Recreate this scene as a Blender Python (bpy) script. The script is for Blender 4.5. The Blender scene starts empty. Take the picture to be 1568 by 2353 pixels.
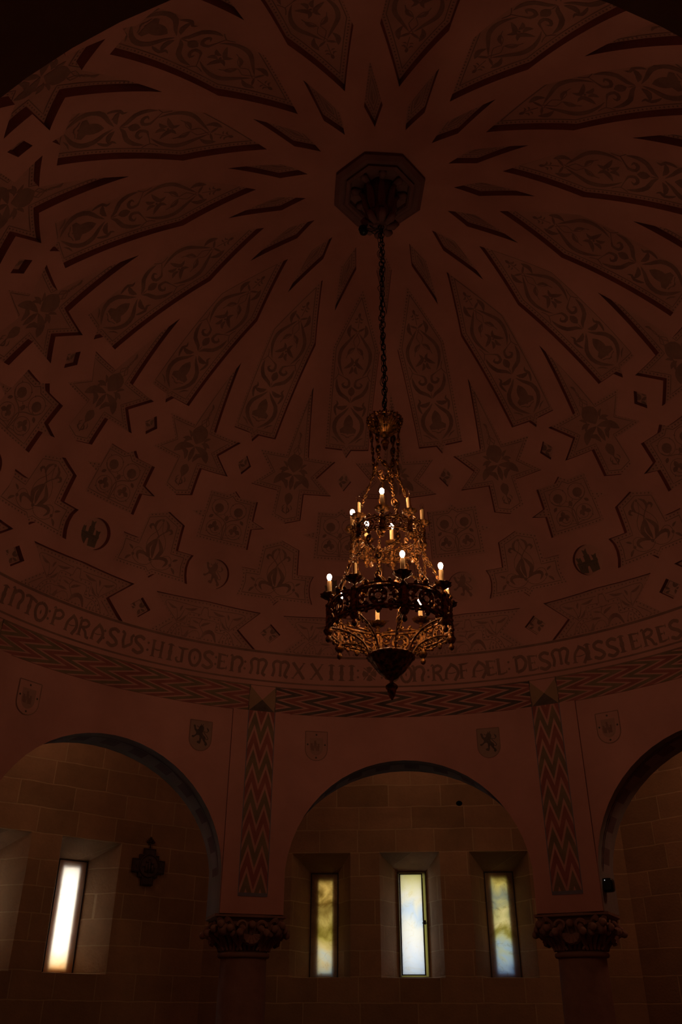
# rotunda with painted dome and chandelier
BULB = 205.0; WP = 9.0; AMB = 6.0; EXPO = 0.0
D={'lancet':{'o':[(0.2,16.46),(3.66,26.72),(3.54,43.17),(0.74,43.25),(-0.34,44.49)],'s':[(0.585,[(1.09,22.77),(1.28,23.49),(1.36,24.13),(1.01,24.94)]),(0.339,[(-0.01,23.91),(0.54,23.57),(1.04,23.23)]),(0.524,[(0.26,24.17),(1.22,25.51),(2.18,27.04),(2.4,28.63),(2.03,30.14),(1.48,31.17)]),(0.092,[(-0.23,23.97),(0.49,25.44),(0.13,26.35),(0.59,27.33),(1.14,27.69),(1.35,28.34)]),(0.462,[(0.15,26.5),(0.85,26.96),(1.2,27.86)]),(0.585,[(0.66,28.11),(0.25,28.86),(0.81,29.54),(1.55,30.01)]),(0.493,[(0.29,29.57),(0.26,30.27),(0.69,30.81)]),(0.108,[(2.25,31.03),(1.54,31.34),(1.04,31.57)]),(0.462,[(1.38,31.48),(0.59,31.87),(0.5,32.81),(1.15,33.05),(1.55,32.59),(1.15,32.27)]),(0.616,[(2.49,31.76),(2.37,33.0),(1.74,34.18),(0.61,34.86),(0.09,35.53)]),(0.709,[(0.47,36.03),(1.3,36.52),(2.31,36.36)]),(0.401,[(2.24,35.33),(2.01,35.86),(2.42,36.45),(2.25,37.37),(2.03,37.82)]),(0.647,[(0.17,36.32),(0.93,37.25),(1.92,38.28),(2.26,39.73),(1.68,41.09),(0.26,42.36)]),(1.078,[(-0.2,40.55),(0.76,40.07),(1.18,40.57)]),(0.123,[(1.09,40.8),(0.45,40.99),(0.17,41.29),(-0.25,41.1)]),(0.246,[(2.6,41.26),(1.87,41.61),(1.33,42.24)]),(0.246,[(0.16,21.51),(0.36,21.91),(0.66,21.79)]),(0.216,[(0.11,22.2),(0.38,22.38),(0.6,22.3)]),(0.108,[(2.58,29.9),(2.26,30.95),(2.85,31.96)])],'b':[],'as':[(0.401,[(0.08,20.8),(0.08,21.19),(0.08,21.66)]),(0.108,[(0.07,21.5),(0.01,23.37)]),(1.078,[(0.0,32.93),(-0.04,33.71),(-0.06,34.49)]),(0.154,[(-0.06,34.49),(0.01,35.6)]),(1.541,[(-0.09,37.52),(-0.12,39.06),(-0.19,40.79)])],'ab':[(0.154,(0.05,29.4))]},'star':{'o':[(-0.13,33.48),(1.86,45.14),(6.31,45.3),(3.84,48.39),(6.7,51.02),(2.21,51.23),(2.43,55.55),(-0.07,56.39)],'s':[(1.133,[(0.07,48.41),(1.49,48.73),(2.3,49.42),(2.86,50.26)]),(0.755,[(1.93,49.33),(0.97,49.66),(0.65,50.8)]),(0.583,[(0.81,47.65),(1.57,47.55),(2.34,47.89)]),(0.446,[(1.09,47.4),(1.35,46.8),(1.94,46.43)]),(0.378,[(1.11,47.75),(1.72,48.04),(1.89,48.63)]),(0.103,[(-0.44,44.96),(0.1,44.0),(-0.12,42.9),(0.07,42.13)]),(0.172,[(0.42,53.33),(0.76,53.78),(0.71,54.24)]),(0.172,[(2.97,46.94),(2.37,47.26)]),(0.103,[(0.03,45.36),(0.64,44.48),(-0.21,43.46)])],'b':[],'as':[(2.574,[(-0.43,44.99),(-0.23,46.51),(-0.1,48.0)]),(0.789,[(-0.09,48.46),(-0.12,49.67),(-0.01,50.92)]),(1.339,[(-0.13,51.36),(-0.12,52.15),(-0.02,53.44)]),(0.343,[(-0.32,41.35),(-0.22,41.77),(-0.17,42.47)]),(0.515,[(-0.37,43.96),(-0.3,44.56)]),(0.137,[(-0.02,53.44),(0.06,54.92)]),(0.275,[(-0.0,53.7),(0.43,54.3),(0.18,54.71)]),(0.275,[(-0.41,53.81),(-0.69,54.4),(-0.23,54.81)])],'ab':[]},'square':{'o':[(0.02,52.9),(1.02,53.77),(4.02,53.79),(4.14,57.04),(6.28,57.84),(4.25,58.36),(4.4,61.71),(-0.03,61.71)],'s':[(0.074,[(2.82,55.72),(2.86,56.22),(2.69,56.7),(2.35,57.06),(1.89,57.27),(1.37,57.29),(0.87,57.12),(0.48,56.78),(0.25,56.33),(0.21,55.83),(0.37,55.36),(0.71,54.98),(1.17,54.77),(1.69,54.74),(2.18,54.92),(2.58,55.26),(2.82,55.72)]),(0.074,[(2.89,59.11),(2.92,59.59),(2.75,60.05),(2.42,60.4),(1.96,60.6),(1.46,60.61),(0.99,60.44),(0.61,60.11),(0.39,59.67),(0.37,59.19),(0.53,58.73),(0.86,58.37),(1.31,58.17),(1.82,58.15),(2.29,58.32),(2.67,58.66),(2.89,59.11)]),(0.148,[(-0.08,61.02),(-0.16,59.76),(-0.21,58.87),(0.04,58.27),(0.83,57.7),(1.84,57.36),(2.48,56.9),(2.77,56.42)]),(0.099,[(-0.08,61.02),(0.22,60.68),(1.0,60.56),(1.86,60.6),(2.55,60.3)]),(0.493,[(2.25,57.45),(2.58,57.71),(2.88,58.02)]),(0.755,[(1.75,59.36),(1.73,58.82),(1.69,58.29)]),(0.69,[(1.71,59.37),(1.25,59.26),(0.86,59.56)]),(0.69,[(1.79,59.35),(2.21,59.34),(2.67,59.61)]),(0.493,[(1.37,59.4),(1.36,59.65),(1.37,59.94)]),(0.181,[(1.62,56.2),(0.78,56.03)]),(0.181,[(1.62,56.2),(2.58,56.03)]),(0.181,[(1.62,56.2),(1.64,55.38)]),(0.082,[(1.65,56.84),(1.6,57.1),(2.13,57.15)]),(0.074,[(2.29,59.61),(1.91,60.11),(1.42,60.22),(0.86,60.02)]),(0.066,[(1.53,56.87),(1.8,57.22)]),(0.131,[(0.37,55.15),(0.5,55.37)]),(0.131,[(2.75,55.12),(2.54,55.3)]),(0.131,[(0.33,57.16),(0.55,57.02)]),(0.131,[(2.85,60.28),(2.61,60.04)]),(0.131,[(0.4,60.25),(0.64,60.03)])],'b':[(0.755,(1.62,56.2))],'as':[(0.657,[(-0.15,57.05),(-0.17,57.45),(-0.16,58.03)]),(0.328,[(-0.53,57.79),(-0.19,57.62),(0.18,57.7)])],'ab':[]},'tulip':{'o':[(0.13,59.22),(3.07,60.46),(3.38,64.52),(6.06,64.54),(5.69,65.51),(5.64,66.67),(5.88,67.86),(6.37,69.14),(0.8,69.04),(0.01,69.85)],'s':[(0.44,[(0.29,60.6),(0.95,61.22),(1.06,61.98),(0.74,62.47)]),(0.154,[(0.98,62.21),(0.4,62.79),(-0.12,63.46)]),(0.418,[(1.02,62.1),(1.54,61.81),(1.86,62.21),(1.48,62.57)]),(0.077,[(0.02,61.02),(0.32,62.3),(1.28,63.61),(1.54,64.9),(1.06,66.27),(-0.02,67.01)]),(0.66,[(0.03,63.53),(0.83,64.65),(1.1,65.5),(0.31,66.92)]),(0.55,[(0.04,67.01),(1.13,66.43),(2.18,66.36),(2.51,66.87),(2.01,67.61)]),(0.077,[(-0.21,67.2),(0.55,67.92),(1.58,68.13),(2.55,67.85),(3.23,67.12),(3.03,66.04),(2.27,65.74),(1.34,66.29)]),(0.352,[(3.35,66.34),(3.65,66.09),(4.18,65.84)]),(0.22,[(3.47,66.0),(3.7,66.47)]),(0.396,[(3.36,67.27),(3.86,67.66),(4.2,68.18)])],'b':[(0.242,(3.16,67.0))],'as':[(0.682,[(-0.23,63.7),(-0.26,65.24),(-0.22,66.77)]),(0.132,[(-0.13,63.41),(-0.2,63.91)])],'ab':[(0.22,(-0.1,60.76)),(0.264,(-0.22,67.01))]},'fan':{'o':[(-0.17,70.99),(8.76,71.39),(5.58,74.57),(8.77,77.7),(-0.09,77.22)],'s':[(0.088,[(-0.44,71.9),(0.38,72.11),(0.57,73.07),(0.8,73.21),(2.62,73.25),(2.73,74.92),(3.63,74.89),(4.57,75.48),(5.17,76.39),(5.4,77.47)]),(0.088,[(-0.61,73.67),(0.21,73.88),(2.06,73.91),(2.15,75.42),(3.41,75.48),(4.19,75.92),(4.61,76.72),(4.74,77.57)]),(0.088,[(3.17,77.39),(3.12,76.47),(3.51,75.72)]),(0.088,[(4.05,77.43),(4.04,76.56),(4.27,76.03)]),(0.427,[(1.28,72.33),(2.2,72.74),(3.31,72.75)]),(0.176,[(3.29,72.69),(3.6,73.64),(3.92,74.34),(4.29,74.59),(4.19,74.79),(3.73,74.74)]),(0.377,[(2.86,73.64),(3.35,74.43),(4.01,74.82)]),(0.088,[(4.3,74.65),(4.32,74.02),(4.65,73.02)]),(0.402,[(4.58,72.97),(5.35,72.91),(6.22,72.39)]),(0.326,[(3.69,72.37),(3.93,72.83),(4.0,73.32)]),(0.1,[(4.24,75.04),(6.52,72.22),(0.77,72.09)]),(0.1,[(4.97,75.17),(6.85,76.89),(5.41,77.1)])],'b':[(0.126,(0.92,73.37)),(0.126,(1.69,73.48)),(0.126,(2.34,73.49)),(0.126,(2.38,74.04)),(0.126,(2.31,74.61)),(0.126,(2.37,75.1)),(0.126,(2.99,75.09)),(0.126,(3.6,75.24)),(0.126,(4.13,75.53)),(0.126,(4.63,75.97)),(0.126,(4.93,76.49)),(0.126,(4.98,77.23)),(0.126,(3.71,76.12)),(0.126,(3.58,76.64)),(0.126,(3.58,77.26))],'as':[(0.653,[(0.15,76.74),(0.41,76.02),(1.17,75.57),(1.94,75.92),(2.48,77.26)]),(0.527,[(-3.15,77.39),(-2.48,76.83),(-2.17,75.84)]),(0.088,[(-2.37,76.74),(-1.49,75.89),(-0.73,75.8),(-0.31,76.34),(-0.38,77.03),(-1.06,77.22)]),(0.1,[(-0.43,77.16),(0.15,76.37),(0.14,75.76),(-0.51,74.89),(-0.58,74.54),(-0.25,73.85)]),(0.427,[(-0.3,74.98),(0.21,74.57),(1.17,74.17)]),(0.377,[(-2.37,75.33),(-1.59,75.36),(-0.73,75.43)]),(0.276,[(-1.79,74.29),(-1.25,74.42),(-0.63,74.61)]),(0.201,[(0.18,77.17),(0.17,76.49)])],'ab':[]},'rhombus':{'o':[(0.03,9.77),(1.18,13.33),(-0.1,20.97)],'s':[],'b':[],'as':[],'ab':[]},'upper_diamond':{'o':[(-0.56,46.99),(1.07,48.33),(-0.45,50.13)],'s':[(0.433,[(-0.56,48.52),(-0.31,48.06),(-0.41,47.56)]),(0.433,[(-0.5,48.67),(-0.04,48.67),(0.17,48.95)])],'b':[],'as':[(0.566,[(-0.94,47.68),(-0.7,48.12),(-0.5,48.49)]),(0.566,[(-0.57,48.7),(-0.48,49.2),(-0.37,49.69)])],'ab':[]},'lower_diamond':{'o':[(0.37,72.97),(2.02,74.53),(0.55,76.08)],'s':[(0.388,[(0.4,74.4),(0.83,74.08),(1.01,73.72)]),(0.388,[(0.43,74.56),(0.95,74.71),(1.21,74.75)])],'b':[],'as':[(0.485,[(0.41,73.58),(0.39,74.08),(0.38,74.4)]),(0.485,[(0.36,74.65),(0.31,75.07),(0.27,75.48)])],'ab':[]},'castle':[[(-2.09,0.07),(-1.86,-0.02),(-2.07,-0.77),(-1.83,-0.83),(-1.6,-0.61),(-1.35,-0.77),(-1.21,0.02),(-0.78,-0.01),(-0.84,-0.88),(-0.69,-0.94),(-0.83,-1.79),(-0.47,-1.62),(-0.14,-1.92),(-0.15,-1.33),(-0.06,-0.89),(0.06,-0.88),(0.13,0.09),(0.53,0.06),(0.37,-0.74),(0.67,-0.6),(1.12,-0.78),(1.05,-0.17),(1.19,0.25),(1.09,0.5),(1.1,1.77),(-0.14,1.89),(-0.34,0.81),(-0.61,0.87),(-0.69,1.85),(-1.64,1.71),(-1.88,1.39)]],'lion':[(0.899,[(0.24,-1.84),(0.21,-1.43),(0.1,-0.94)]),(0.854,[(-0.07,-1.06),(0.06,-0.31),(0.5,0.56)]),(0.27,[(-0.54,-0.61),(-1.01,-0.85),(-1.18,-1.28),(-1.38,-1.67)]),(0.297,[(-0.6,-0.48),(-0.8,0.04),(-1.2,0.27),(-1.63,0.45)]),(0.27,[(-1.64,0.31),(-1.45,0.47),(-1.39,0.71)]),(0.36,[(0.06,0.05),(-0.17,0.62),(-0.1,1.17),(-0.61,1.38)]),(0.135,[(-0.58,1.16),(-0.55,1.62)]),(0.494,[(0.53,0.34),(0.64,0.85),(1.09,1.27),(0.99,1.71)]),(0.135,[(1.02,1.44),(0.78,1.59)]),(0.108,[(0.45,-0.13),(0.96,0.48),(1.26,0.7),(1.4,0.49),(1.02,0.04),(0.59,-0.47),(0.67,-0.69),(1.19,-0.55),(1.46,-0.86),(1.37,-1.24),(1.16,-1.35)]),(0.108,[(1.4,-1.46),(1.26,-1.25)])],'letters':[('I',-66.93,79.68),('N',-64.76,79.2),('T',-62.52,79.5),("O'",-60.51,79.85),(':',-59.17,79.84),('P',-57.76,79.62),('A',-55.28,79.91),('R',-53.16,79.85),('A',-50.85,79.95),(':',-49.7,79.83),('S',-48.22,79.89),('V',-45.92,79.69),('S',-43.89,79.93),(':',-42.36,79.77),('H',-40.75,79.95),('I',-38.62,80.04),('J',-36.74,80.0),('O',-34.52,80.07),('S',-32.31,80.03),(':',-31.03,79.89),('E',-29.95,79.79),('N',-27.54,79.93),(':',-26.17,79.89),('M',-23.87,79.96),('M',-20.19,79.96),('X',-17.3,79.96),('X',-14.26,79.9),('I',-11.82,79.99),('I',-10.13,80.0),('I',-8.46,79.95),(':',-7.44,80.08),('+',-5.54,80.06),(':',-3.52,80.2),('D',-1.57,80.22),('O',0.49,80.27),('N',2.54,80.28),(':',4.12,80.35),('R',5.61,80.29),('A',7.89,80.24),('F',9.94,80.26),('A',12.38,80.28),('E',14.33,80.21),('L',16.02,80.27),(':',17.23,80.18),('D',19.1,80.34),('E',21.09,80.42),('S',23.01,80.45),('M',25.66,80.16),('A',28.67,80.47),('I',29.99,80.33),('S',31.75,80.38),('S',33.87,80.55),('I',35.44,80.36),('E',37.48,80.41),('R',39.67,80.4),('E',41.84,80.54),('S',43.93,80.51)]}
import bpy, math, random
from math import sin, cos, pi, radians, degrees, atan2, hypot, sqrt, acos
from mathutils import Vector, Matrix
from mathutils.geometry import delaunay_2d_cdt
random.seed(7)
R = 5.0          # radius of the rotunda, metres
ZC = 4.94        # height of the dome's centre above the floor
COL = bpy.context.scene.collection
CAMC = (0.0421, -1.3568, -0.6682)

# ------------------------------------------------------------------ helpers
class MB:
    """collects vertices and faces of one mesh"""
    def __init__(s): s.v = []; s.f = []; s.m = []
    def add(s, vs, fs, mi=0):
        o = len(s.v); s.v += [tuple(p) for p in vs]
        for f in fs: s.f.append(tuple(i + o for i in f)); s.m.append(mi)
    def box(s, c, sz, mi=0, M=None):
        x, y, z = [q / 2 for q in sz]; P = []
        for i in (-1, 1):
            for j in (-1, 1):
                for k in (-1, 1):
                    p = Vector((i * x, j * y, k * z))
                    if M: p = M @ p
                    P.append(p + Vector(c))
        s.add(P, [(0, 1, 3, 2), (4, 6, 7, 5), (0, 4, 5, 1), (2, 3, 7, 6), (0, 2, 6, 4), (1, 5, 7, 3)], mi)
    def lathe(s, prof, n=16, lobes=0, amp=0.0, mi=0, twist=0.0, c=(0, 0, 0), cap=True):
        """prof: list of (r, z[, lobe strength])"""
        P = []; z0 = prof[0][1]; z1 = prof[-1][1]
        for q in prof:
            r, z = q[0], q[1]; la = q[2] if len(q) > 2 else 1.0
            tw = twist * (z - z0) / ((z1 - z0) or 1)
            for i in range(n):
                a = 2 * pi * i / n
                rr = r * (1 + amp * la * cos(lobes * (a + tw))) if lobes else r
                P.append((c[0] + rr * cos(a), c[1] + rr * sin(a), c[2] + z))
        F = []
        for k in range(len(prof) - 1):
            for i in range(n):
                j = (i + 1) % n
                F.append((k * n + i, k * n + j, (k + 1) * n + j, (k + 1) * n + i))
        if cap:
            F.append(tuple(reversed(range(n)))); F.append(tuple((len(prof) - 1) * n + i for i in range(n)))
        s.add(P, F, mi)
    def tube(s, pts, r, n=6, mi=0, closed=False, flat=1.0, nrm=None):
        """tube along pts; r number or list; flat squashes it along nrm"""
        pts = [Vector(p) for p in pts]; N = len(pts)
        rs = r if isinstance(r, (list, tuple)) else [r] * N
        P = []; F = []; up = None
        for i, p in enumerate(pts):
            if closed: t = pts[(i + 1) % N] - pts[i - 1]
            else: t = pts[min(i + 1, N - 1)] - pts[max(i - 1, 0)]
            if t.length < 1e-9: t = Vector((0, 0, 1))
            t.normalize()
            if nrm is not None: u = Vector(nrm(p) if callable(nrm) else nrm)
            else: u = up if up is not None else (Vector((0, 0, 1)) if abs(t.z) < .9 else Vector((1, 0, 0)))
            u = u - t * u.dot(t)
            if u.length < 1e-6: u = t.orthogonal()
            u.normalize(); up = u; w = t.cross(u)
            for k in range(n):
                a = 2 * pi * k / n
                P.append(p + u * (cos(a) * rs[i] * flat) + w * (sin(a) * rs[i]))
        for i in range(N if closed else N - 1):
            j = (i + 1) % N
            for k in range(n):
                l = (k + 1) % n
                F.append((i * n + k, i * n + l, j * n + l, j * n + k))
        if not closed:
            F.append(tuple(reversed(range(n)))); F.append(tuple((N - 1) * n + k for k in range(n)))
        s.add(P, F, mi)
    def ball(s, c, r, n=8, m=5, sz=1.0, mi=0):
        prof = [(max(1e-4, r * sin(pi * k / m)), -r * sz * cos(pi * k / m)) for k in range(m + 1)]
        s.lathe(prof, n, c=c, mi=mi)
    def build(s, name, mats, parent=None, smooth=True, sharp=None):
        me = bpy.data.meshes.new(name)
        me.from_pydata(s.v, [], s.f)
        mats = mats if isinstance(mats, (list, tuple)) else [mats]
        for m in mats: me.materials.append(m)
        if len(mats) > 1: me.polygons.foreach_set('material_index', s.m)
        if smooth: me.polygons.foreach_set('use_smooth', [True] * len(me.polygons))
        me.update()
        if sharp is not None: me.set_sharp_from_angle(angle=radians(sharp))
        o = bpy.data.objects.new(name, me); COL.objects.link(o)
        if parent: o.parent = parent
        return o

def thing(o, label, cat, group=None):
    o['label'] = label; o['category'] = cat
    if group: o['group'] = group
    return o
def empty(name, loc=(0, 0, 0), rz=0.0):
    o = bpy.data.objects.new(name, None); COL.objects.link(o)
    o.location = loc; o.rotation_euler = (0, 0, rz); o.empty_display_size = .2
    return o
def struct(o): o['kind'] = 'structure'; return o
def dup(o, parent, loc=None, rot=None):
    c = o.copy(); COL.objects.link(c); c.parent = parent
    if loc is not None: c.location = loc
    if rot is not None: c.rotation_euler = rot
    return c

# ------------------------------------------------------------------ materials
def nt(name):
    m = bpy.data.materials.new(name); m.use_nodes = True
    t = m.node_tree; t.nodes.clear()
    out = t.nodes.new('ShaderNodeOutputMaterial'); b = t.nodes.new('ShaderNodeBsdfPrincipled')
    t.links.new(b.outputs[0], out.inputs[0])
    return m, t, b, out
def N(t, ty, **kw):
    n = t.nodes.new(ty)
    for k, v in kw.items():
        if k in n.inputs: n.inputs[k].default_value = v
        else: setattr(n, k, v)
    return n
def ramp(t, stops):
    r = t.nodes.new('ShaderNodeValToRGB'); e = r.color_ramp.elements
    while len(e) < len(stops): e.new(.5)
    for i, (p, c) in enumerate(stops):
        e[i].position = p; e[i].color = (*c, 1) if len(c) == 3 else c
    return r
def mottled(name, col, var=.12, scale=3.0, rough=.9, bump=.15, bscale=40.0, dist=.01):
    m, t, b, out = nt(name)
    tc = N(t, 'ShaderNodeTexCoord')
    n1 = N(t, 'ShaderNodeTexNoise', Scale=scale, Detail=6.0, Roughness=.65)
    t.links.new(tc.outputs['Object'], n1.inputs['Vector'])
    lo = tuple(c * (1 - var) for c in col); hi = tuple(min(1, c * (1 + var)) for c in col)
    r = ramp(t, [(.3, lo), (.7, hi)]); t.links.new(n1.outputs[0], r.inputs[0])
    t.links.new(r.outputs[0], b.inputs['Base Color']); b.inputs['Roughness'].default_value = rough
    b.inputs['Specular IOR Level'].default_value = .25
    if bump:
        n2 = N(t, 'ShaderNodeTexNoise', Scale=bscale, Detail=5.0); bp = N(t, 'ShaderNodeBump', Strength=bump, Distance=dist)
        t.links.new(tc.outputs['Object'], n2.inputs['Vector']); t.links.new(n2.outputs[0], bp.inputs['Height'])
        t.links.new(bp.outputs[0], b.inputs['Normal'])
    return m
PL = (.50, .215, .19)
plaster = mottled('rose_plaster', PL, .13, .9)
floor_pl = mottled('panel_plaster', (PL[0] * .92, PL[1] * .96, PL[2] * .94), .12, 1.2)
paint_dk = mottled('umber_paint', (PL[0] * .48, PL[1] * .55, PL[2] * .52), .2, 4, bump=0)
paint_md = mottled('faded_umber_paint', (PL[0] * .56, PL[1] * .62, PL[2] * .62), .22, 5, bump=0)
paint_bk = mottled('black_paint', (.105, .07, .06), .3, 5, bump=0)
edge_pl = mottled('shaded_panel_edge', (PL[0] * .8, PL[1] * .9, PL[2] * .9), .12, 3)  # plaster of the recess walls, their shade deepened in the colour
paint_ol = mottled('olive_paint', (.20, .125, .08), .2, 4, bump=0)
paint_rd = mottled('oxblood_paint', (.29, .09, .08), .2, 4, bump=0)
paint_lt = mottled('bare_band_plaster', (PL[0] * 1.0, PL[1] * .95, PL[2] * .9), .12, 4, bump=0)
paint_gy = mottled('slate_paint', (.17, .14, .19), .2, 4, bump=0)
reveal_pl = mottled('pale_arch_plaster', (.25, .20, .205), .15, 2.5)
brown_stone = mottled('brown_column_stone', (.27, .135, .11), .15, 5, bump=.3, bscale=30)
boss_stone = mottled('dark_rosette_stone', (.18, .085, .085), .15, 6, bump=.2)
dark_wood = mottled('dark_stained_wood', (.06, .025, .02), .3, 12, rough=.5, bump=.1)
black_pl = mottled('black_plastic', (.006, .008, .009), .1, 10, rough=.35, bump=0)
iron = mottled('black_iron', (.02, .02, .018), .2, 20, rough=.5, bump=0); iron.node_tree.nodes['Principled BSDF'].inputs['Metallic'].default_value = .8
def metal(name, col, rough):
    m, t, b, out = nt(name)
    tc = N(t, 'ShaderNodeTexCoord'); n = N(t, 'ShaderNodeTexNoise', Scale=35.0, Detail=6.0)
    t.links.new(tc.outputs['Object'], n.inputs['Vector'])
    r = ramp(t, [(.38, tuple(c * .12 for c in col)), (.66, col)]); t.links.new(n.outputs[0], r.inputs[0])
    t.links.new(r.outputs[0], b.inputs['Base Color']); b.inputs['Metallic'].default_value = .85
    r2 = ramp(t, [(.3, (rough + .25,) * 3), (.7, (rough,) * 3)]); t.links.new(n.outputs[0], r2.inputs[0]); t.links.new(r2.outputs[0], b.inputs['Roughness'])
    bp = N(t, 'ShaderNodeBump', Strength=.4, Distance=.002); t.links.new(n.outputs[0], bp.inputs['Height']); t.links.new(bp.outputs[0], b.inputs['Normal'])
    return m
brass = metal('aged_brass', (.36, .135, .032), .36)
candle_m = mottled('cream_candle_sleeve', (.80, .50, .24), .05, 20, rough=.6, bump=0)
pewter = mottled('grey_window_metal', (.42, .42, .20), .1, 10, rough=.45, bump=0)
darkmetal = mottled('dark_window_metal', (.05, .045, .04), .1, 10, rough=.5, bump=0)
plaque_m = mottled('carved_plaque_relief', (.10, .06, .05), .3, 30, rough=.6, bump=.6, bscale=25, dist=.02)
def bulb_lit(strength):
    m, t, b, out = nt('glowing_bulb'); e = N(t, 'ShaderNodeEmission', Strength=strength)
    e.inputs[0].default_value = (1, .62, .32, 1); t.links.new(e.outputs[0], out.inputs[0])
    return m
glow = bulb_lit(BULB)
def glassm():
    m, t, b, out = nt('clear_bulb_glass'); b.inputs['Base Color'].default_value = (1, .95, .9, 1)
    b.inputs['Transmission Weight'].default_value = 1; b.inputs['Roughness'].default_value = .03; b.inputs['IOR'].default_value = 1.12
    return m
glass = glassm()
def lens():
    m, t, b, out = nt('amber_glass'); b.inputs['Base Color'].default_value = (.75, .28, .08, 1)
    b.inputs['Transmission Weight'].default_value = .55; b.inputs['Roughness'].default_value = .35
    return m
amber = lens()
def stone_mat():
    m, t, b, out = nt('coursed_sandstone')
    tc = N(t, 'ShaderNodeTexCoord'); sp = N(t, 'ShaderNodeSeparateXYZ'); t.links.new(tc.outputs['Object'], sp.inputs[0])
    ad = N(t, 'ShaderNodeMath', operation='ADD'); t.links.new(sp.outputs[0], ad.inputs[0]); t.links.new(sp.outputs[1], ad.inputs[1])
    wob = N(t, 'ShaderNodeTexNoise', Scale=1.7, Detail=3.0); t.links.new(tc.outputs['Object'], wob.inputs['Vector'])
    wm = N(t, 'ShaderNodeMath', operation='MULTIPLY_ADD'); t.links.new(wob.outputs[0], wm.inputs[0]); wm.inputs[1].default_value = .05; t.links.new(sp.outputs[2], wm.inputs[2])
    zz = N(t, 'ShaderNodeMath', operation='ADD'); t.links.new(wm.outputs[0], zz.inputs[0]); zz.inputs[1].default_value = COURSE0
    cb = N(t, 'ShaderNodeCombineXYZ'); t.links.new(ad.outputs[0], cb.inputs[0]); t.links.new(zz.outputs[0], cb.inputs[1])
    br = N(t, 'ShaderNodeTexBrick'); br.offset = .43; br.squash = .72; br.squash_frequency = 3
    t.links.new(cb.outputs[0], br.inputs['Vector'])
    for k, v in (('Scale', 1.0), ('Mortar Size', .012), ('Mortar Smooth', .6), ('Bias', 0.0), ('Brick Width', .86), ('Row Height', .352)): br.inputs[k].default_value = v
    br.inputs['Color1'].default_value = (.40, .245, .15, 1); br.inputs['Color2'].default_value = (.29, .18, .105, 1); br.inputs['Mortar'].default_value = (.46, .325, .20, 1)
    n1 = N(t, 'ShaderNodeTexNoise', Scale=2.2, Detail=8.0, Roughness=.7); t.links.new(tc.outputs['Object'], n1.inputs['Vector'])
    r = ramp(t, [(.25, (.72, .72, .72)), (.75, (1.15, 1.1, 1.05))]); t.links.new(n1.outputs[0], r.inputs[0])
    mx = N(t, 'ShaderNodeMix', data_type='RGBA', blend_type='MULTIPLY'); mx.inputs['Factor'].default_value = 1
    t.links.new(br.outputs[0], mx.inputs['A']); t.links.new(r.outputs[0], mx.inputs['B'])
    t.links.new(mx.outputs['Result'], b.inputs['Base Color']); b.inputs['Roughness'].default_value = .92; b.inputs['Specular IOR Level'].default_value = .2
    n2 = N(t, 'ShaderNodeTexNoise', Scale=28.0, Detail=6.0); t.links.new(tc.outputs['Object'], n2.inputs['Vector'])
    hs = N(t, 'ShaderNodeMath', operation='MULTIPLY_ADD'); t.links.new(br.outputs['Fac'], hs.inputs[0]); hs.inputs[1].default_value = -.5; t.links.new(n2.outputs[0], hs.inputs[2])
    bp = N(t, 'ShaderNodeBump', Strength=.45, Distance=.012); t.links.new(hs.outputs[0], bp.inputs['Height']); t.links.new(bp.outputs[0], b.inputs['Normal'])
    return m
COURSE0 = .352 - ((ZC + R * -.205 + .025) % .352)
stone = stone_mat()
def onyx(name, seed, stops, vein, gain=1.0, cloud=1.2):
    """translucent stone sheet: colour varies in clouds and along its height"""
    m, t, b, out = nt(name)
    tc = N(t, 'ShaderNodeTexCoord'); mp = N(t, 'ShaderNodeMapping'); mp.inputs['Location'].default_value = (seed, seed * .7, seed * .3)
    t.links.new(tc.outputs['Object'], mp.inputs[0])
    n1 = N(t, 'ShaderNodeTexNoise', Scale=2.6, Detail=7.0, Roughness=.6, Distortion=.8); t.links.new(mp.outputs[0], n1.inputs['Vector'])
    sp = N(t, 'ShaderNodeSeparateXYZ'); t.links.new(tc.outputs['Generated'], sp.inputs[0])
    a = N(t, 'ShaderNodeMath', operation='MULTIPLY_ADD'); t.links.new(n1.outputs[0], a.inputs[0]); a.inputs[1].default_value = cloud; t.links.new(sp.outputs[2], a.inputs[2])
    a2 = N(t, 'ShaderNodeMath', operation='ADD'); t.links.new(a.outputs[0], a2.inputs[0]); a2.inputs[1].default_value = -cloud / 2
    r = ramp(t, stops); t.links.new(a2.outputs[0], r.inputs[0])
    n2 = N(t, 'ShaderNodeTexNoise', Scale=3.3, Detail=4.0, Distortion=1.5); t.links.new(mp.outputs[0], n2.inputs['Vector'])
    rv = ramp(t, [(.485, (1, 1, 1)), (.5, vein), (.515, (1, 1, 1))]); t.links.new(n2.outputs[0], rv.inputs[0])
    mx = N(t, 'ShaderNodeMix', data_type='RGBA', blend_type='MULTIPLY'); mx.inputs['Factor'].default_value = .35
    t.links.new(r.outputs[0], mx.inputs['A']); t.links.new(rv.outputs[0], mx.inputs['B'])
    tr = N(t, 'ShaderNodeBsdfTranslucent'); t.links.new(mx.outputs['Result'], tr.inputs[0])
    df = N(t, 'ShaderNodeBsdfDiffuse'); df.inputs[0].default_value = (.75, .5, .4, 1)
    ms = N(t, 'ShaderNodeMixShader'); ms.inputs[0].default_value = .3
    t.links.new(tr.outputs[0], ms.inputs[1]); t.links.new(df.outputs[0], ms.inputs[2]); t.links.new(ms.outputs[0], out.inputs[0])
    return m
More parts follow.
